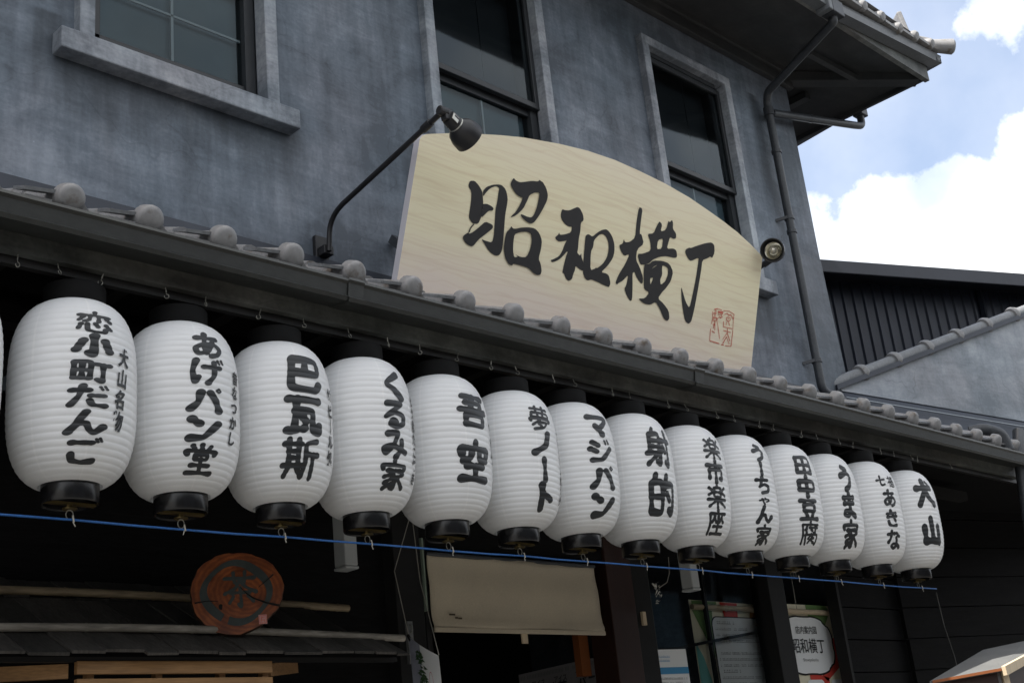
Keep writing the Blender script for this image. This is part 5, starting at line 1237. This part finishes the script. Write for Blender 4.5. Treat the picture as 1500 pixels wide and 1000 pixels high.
for i in range(60):
    if rg.random() > .1: u = i / 60; a = Vector(tilt(u + .002, .012)); m.add([a + Vector((0, -.002, 0)), a + Vector((.006, -.002, 0)), a + Vector((.006, -.002, -.022)), a + Vector((0, -.002, -.022))], [(0, 1, 2, 3)])
m.build('check_border', PGR, mb2)
for u, s in ((.12, 'アイス'), (.36, 'アイス'), (.60, 'アイス'), (.82, 'アイス')):
    p = tilt(u, .082); text(mb2, 4.796, s, p[0], p[2], .04, INK, sq=.9, sl=.14)
p = tilt(.62, .15); text(mb2, 4.796, 'バニラ', p[0], p[2], .085, INK, sq=.95, sl=.14, bold=.02)
p = tilt(.28, .15); text(mb2, 4.796, '抹茶', p[0], p[2], .085, INK, sq=.95, sl=.14, bold=.02)

# small things near the glass
wd_ = thing('crumpled_wrap', 'crumpled clear plastic wrap tied on a wire in the dark glass', 'wrap', (4.97, 3.93, 2.53))
m = MB()
for k in range(26):
    c_ = Vector((5.03 + R.uniform(-.012, .012), 3.95 + R.uniform(-.012, .012), 2.50 + R.uniform(-.055, .055))); m.add([c_, c_ + Vector((R.uniform(-.012, .012), R.uniform(-.01, .01), R.uniform(-.02, .02))), c_ + Vector((R.uniform(-.012, .012), R.uniform(-.01, .01), R.uniform(-.02, .02)))], [(0, 1, 2)])
m.build('film', LABEL, wd_)
MB().tube([(5.05, 3.95, 2.52), (5.12, 3.95, 2.55), (5.15, 3.95, 2.60), (5.16, 3.95, 2.68)], .002, 6).build('wire', STRING, wd_)
wr = MB().tube([(6.02, 2.99, 2.36), (6.03, 2.99, 2.2), (6.07, 2.99, 2.05), (6.10, 2.99, 1.6)], .002, 6).build('loose_wire', mat('dark_wire', (.06, .06, .055), .7), None); tag(wr, 'thin dark wire dangling below the last lantern on the right', 'wire')

# ------------------------------------------------------------------ lidded wooden box at the lower right
bx = thing('wooden_stand', 'wooden stand with a sloping grey felt lid and pine edge at the lower right corner', 'stand', (6.6, 2.9, 1.9))
lidp = [(5.40, 2.80, 1.912), (5.597, 2.55, 1.933), (6.60, 2.80, 2.060), (6.81, 2.95, 2.125), (6.307, 2.95, 2.076)]
m = MB(); m.add(lidp + [(x, y_, z - .014) for x, y_, z in lidp], [tuple(range(5)), (9, 8, 7, 6, 5)] + [(k, 5 + k, 5 + (k + 1) % 5, (k + 1) % 5) for k in range(5)]); m.build('lid', LIDGREY, bx)
inn = [(5.45, 2.80, 1.90), (5.61, 2.585, 1.917), (6.58, 2.83, 2.040), (6.76, 2.94, 2.10), (6.30, 2.94, 2.06)]
m = MB(); m.add([(x, y_, z) for x, y_, z in inn] + [(x, y_, 1.1) for x, y_, z in inn], [(k, 5 + k, 5 + (k + 1) % 5, (k + 1) % 5) for k in range(5)]); m.build('side', REDWOOD, bx)
MB().bar((5.405, 2.79, 1.908), (5.59, 2.552, 1.928), .010, .012).build('edge_strip', ORWOOD, bx)
MB().bar((5.592, 2.540, 1.920), (6.60, 2.790, 2.046), .018, .042).build('pine_edge', PINELT, bx, bevel=.002)
MB().box(5.70, 5.76, 2.60, 2.66, 1.1, 1.93).build('leg', PINELT, bx, bevel=.002)

# ------------------------------------------------------------------ the other side of the street (seen only as reflections in the glass)
for hi_, (x0, x1, ze, lab) in enumerate(((-9.0, -1.2, 4.3, 'dark timber townhouse across the street, left of the camera'), (-1.0, 6.6, 4.9, 'two storey plastered townhouse across the street, behind the camera'), (6.9, 15.5, 4.5, 'low timber townhouse across the street, right of the camera'), (15.8, 30, 5.2, 'long plastered townhouse far along the other side of the street'), (30.3, 50, 4.6, 'farthest timber townhouse on the other side of the street'))):
    h_ = thing('townhouse', lab, 'house', (x0, -5.5, 0), 'houses across the street')
    MB().box(x0, x1, -11.5, -5.5, 0, ze + .05).build('wall', DKWOOD if hi_ != 1 else WALL, h_)
    MB().hexa([(x0 - .2, -4.8, ze - .05), (x1 + .2, -4.8, ze - .05), (x1 + .2, -8.5, ze + 1.7), (x0 - .2, -8.5, ze + 1.7), (x0 - .2, -4.8, ze + .08), (x1 + .2, -4.8, ze + .08), (x1 + .2, -8.5, ze + 1.85), (x0 - .2, -8.5, ze + 1.85)]).build('roof', TILE2, h_)
    MB().hexa([(x0 - .2, -8.5, ze + 1.7), (x1 + .2, -8.5, ze + 1.7), (x1 + .2, -12.2, ze - .05), (x0 - .2, -12.2, ze - .05), (x0 - .2, -8.5, ze + 1.85), (x1 + .2, -8.5, ze + 1.85), (x1 + .2, -12.2, ze + .08), (x0 - .2, -12.2, ze + .08)]).build('roof', TILE2, h_)
    for k in range(4):
        xw = x0 + .9 + k * 1.8
        f_ = MB().box(xw, xw + 1.1, -5.5, -5.44, ze - 1.5, ze - .5).build('window', SASH, h_); MB().box(xw + .05, xw + 1.05, -5.44, -5.435, ze - 1.45, ze - .55).build('pane', PGREY, f_)
    MB().box(x0 + 2, x0 + 4.2, -5.5, -5.46, 0, 2.2).build('door', REDWOOD, h_)
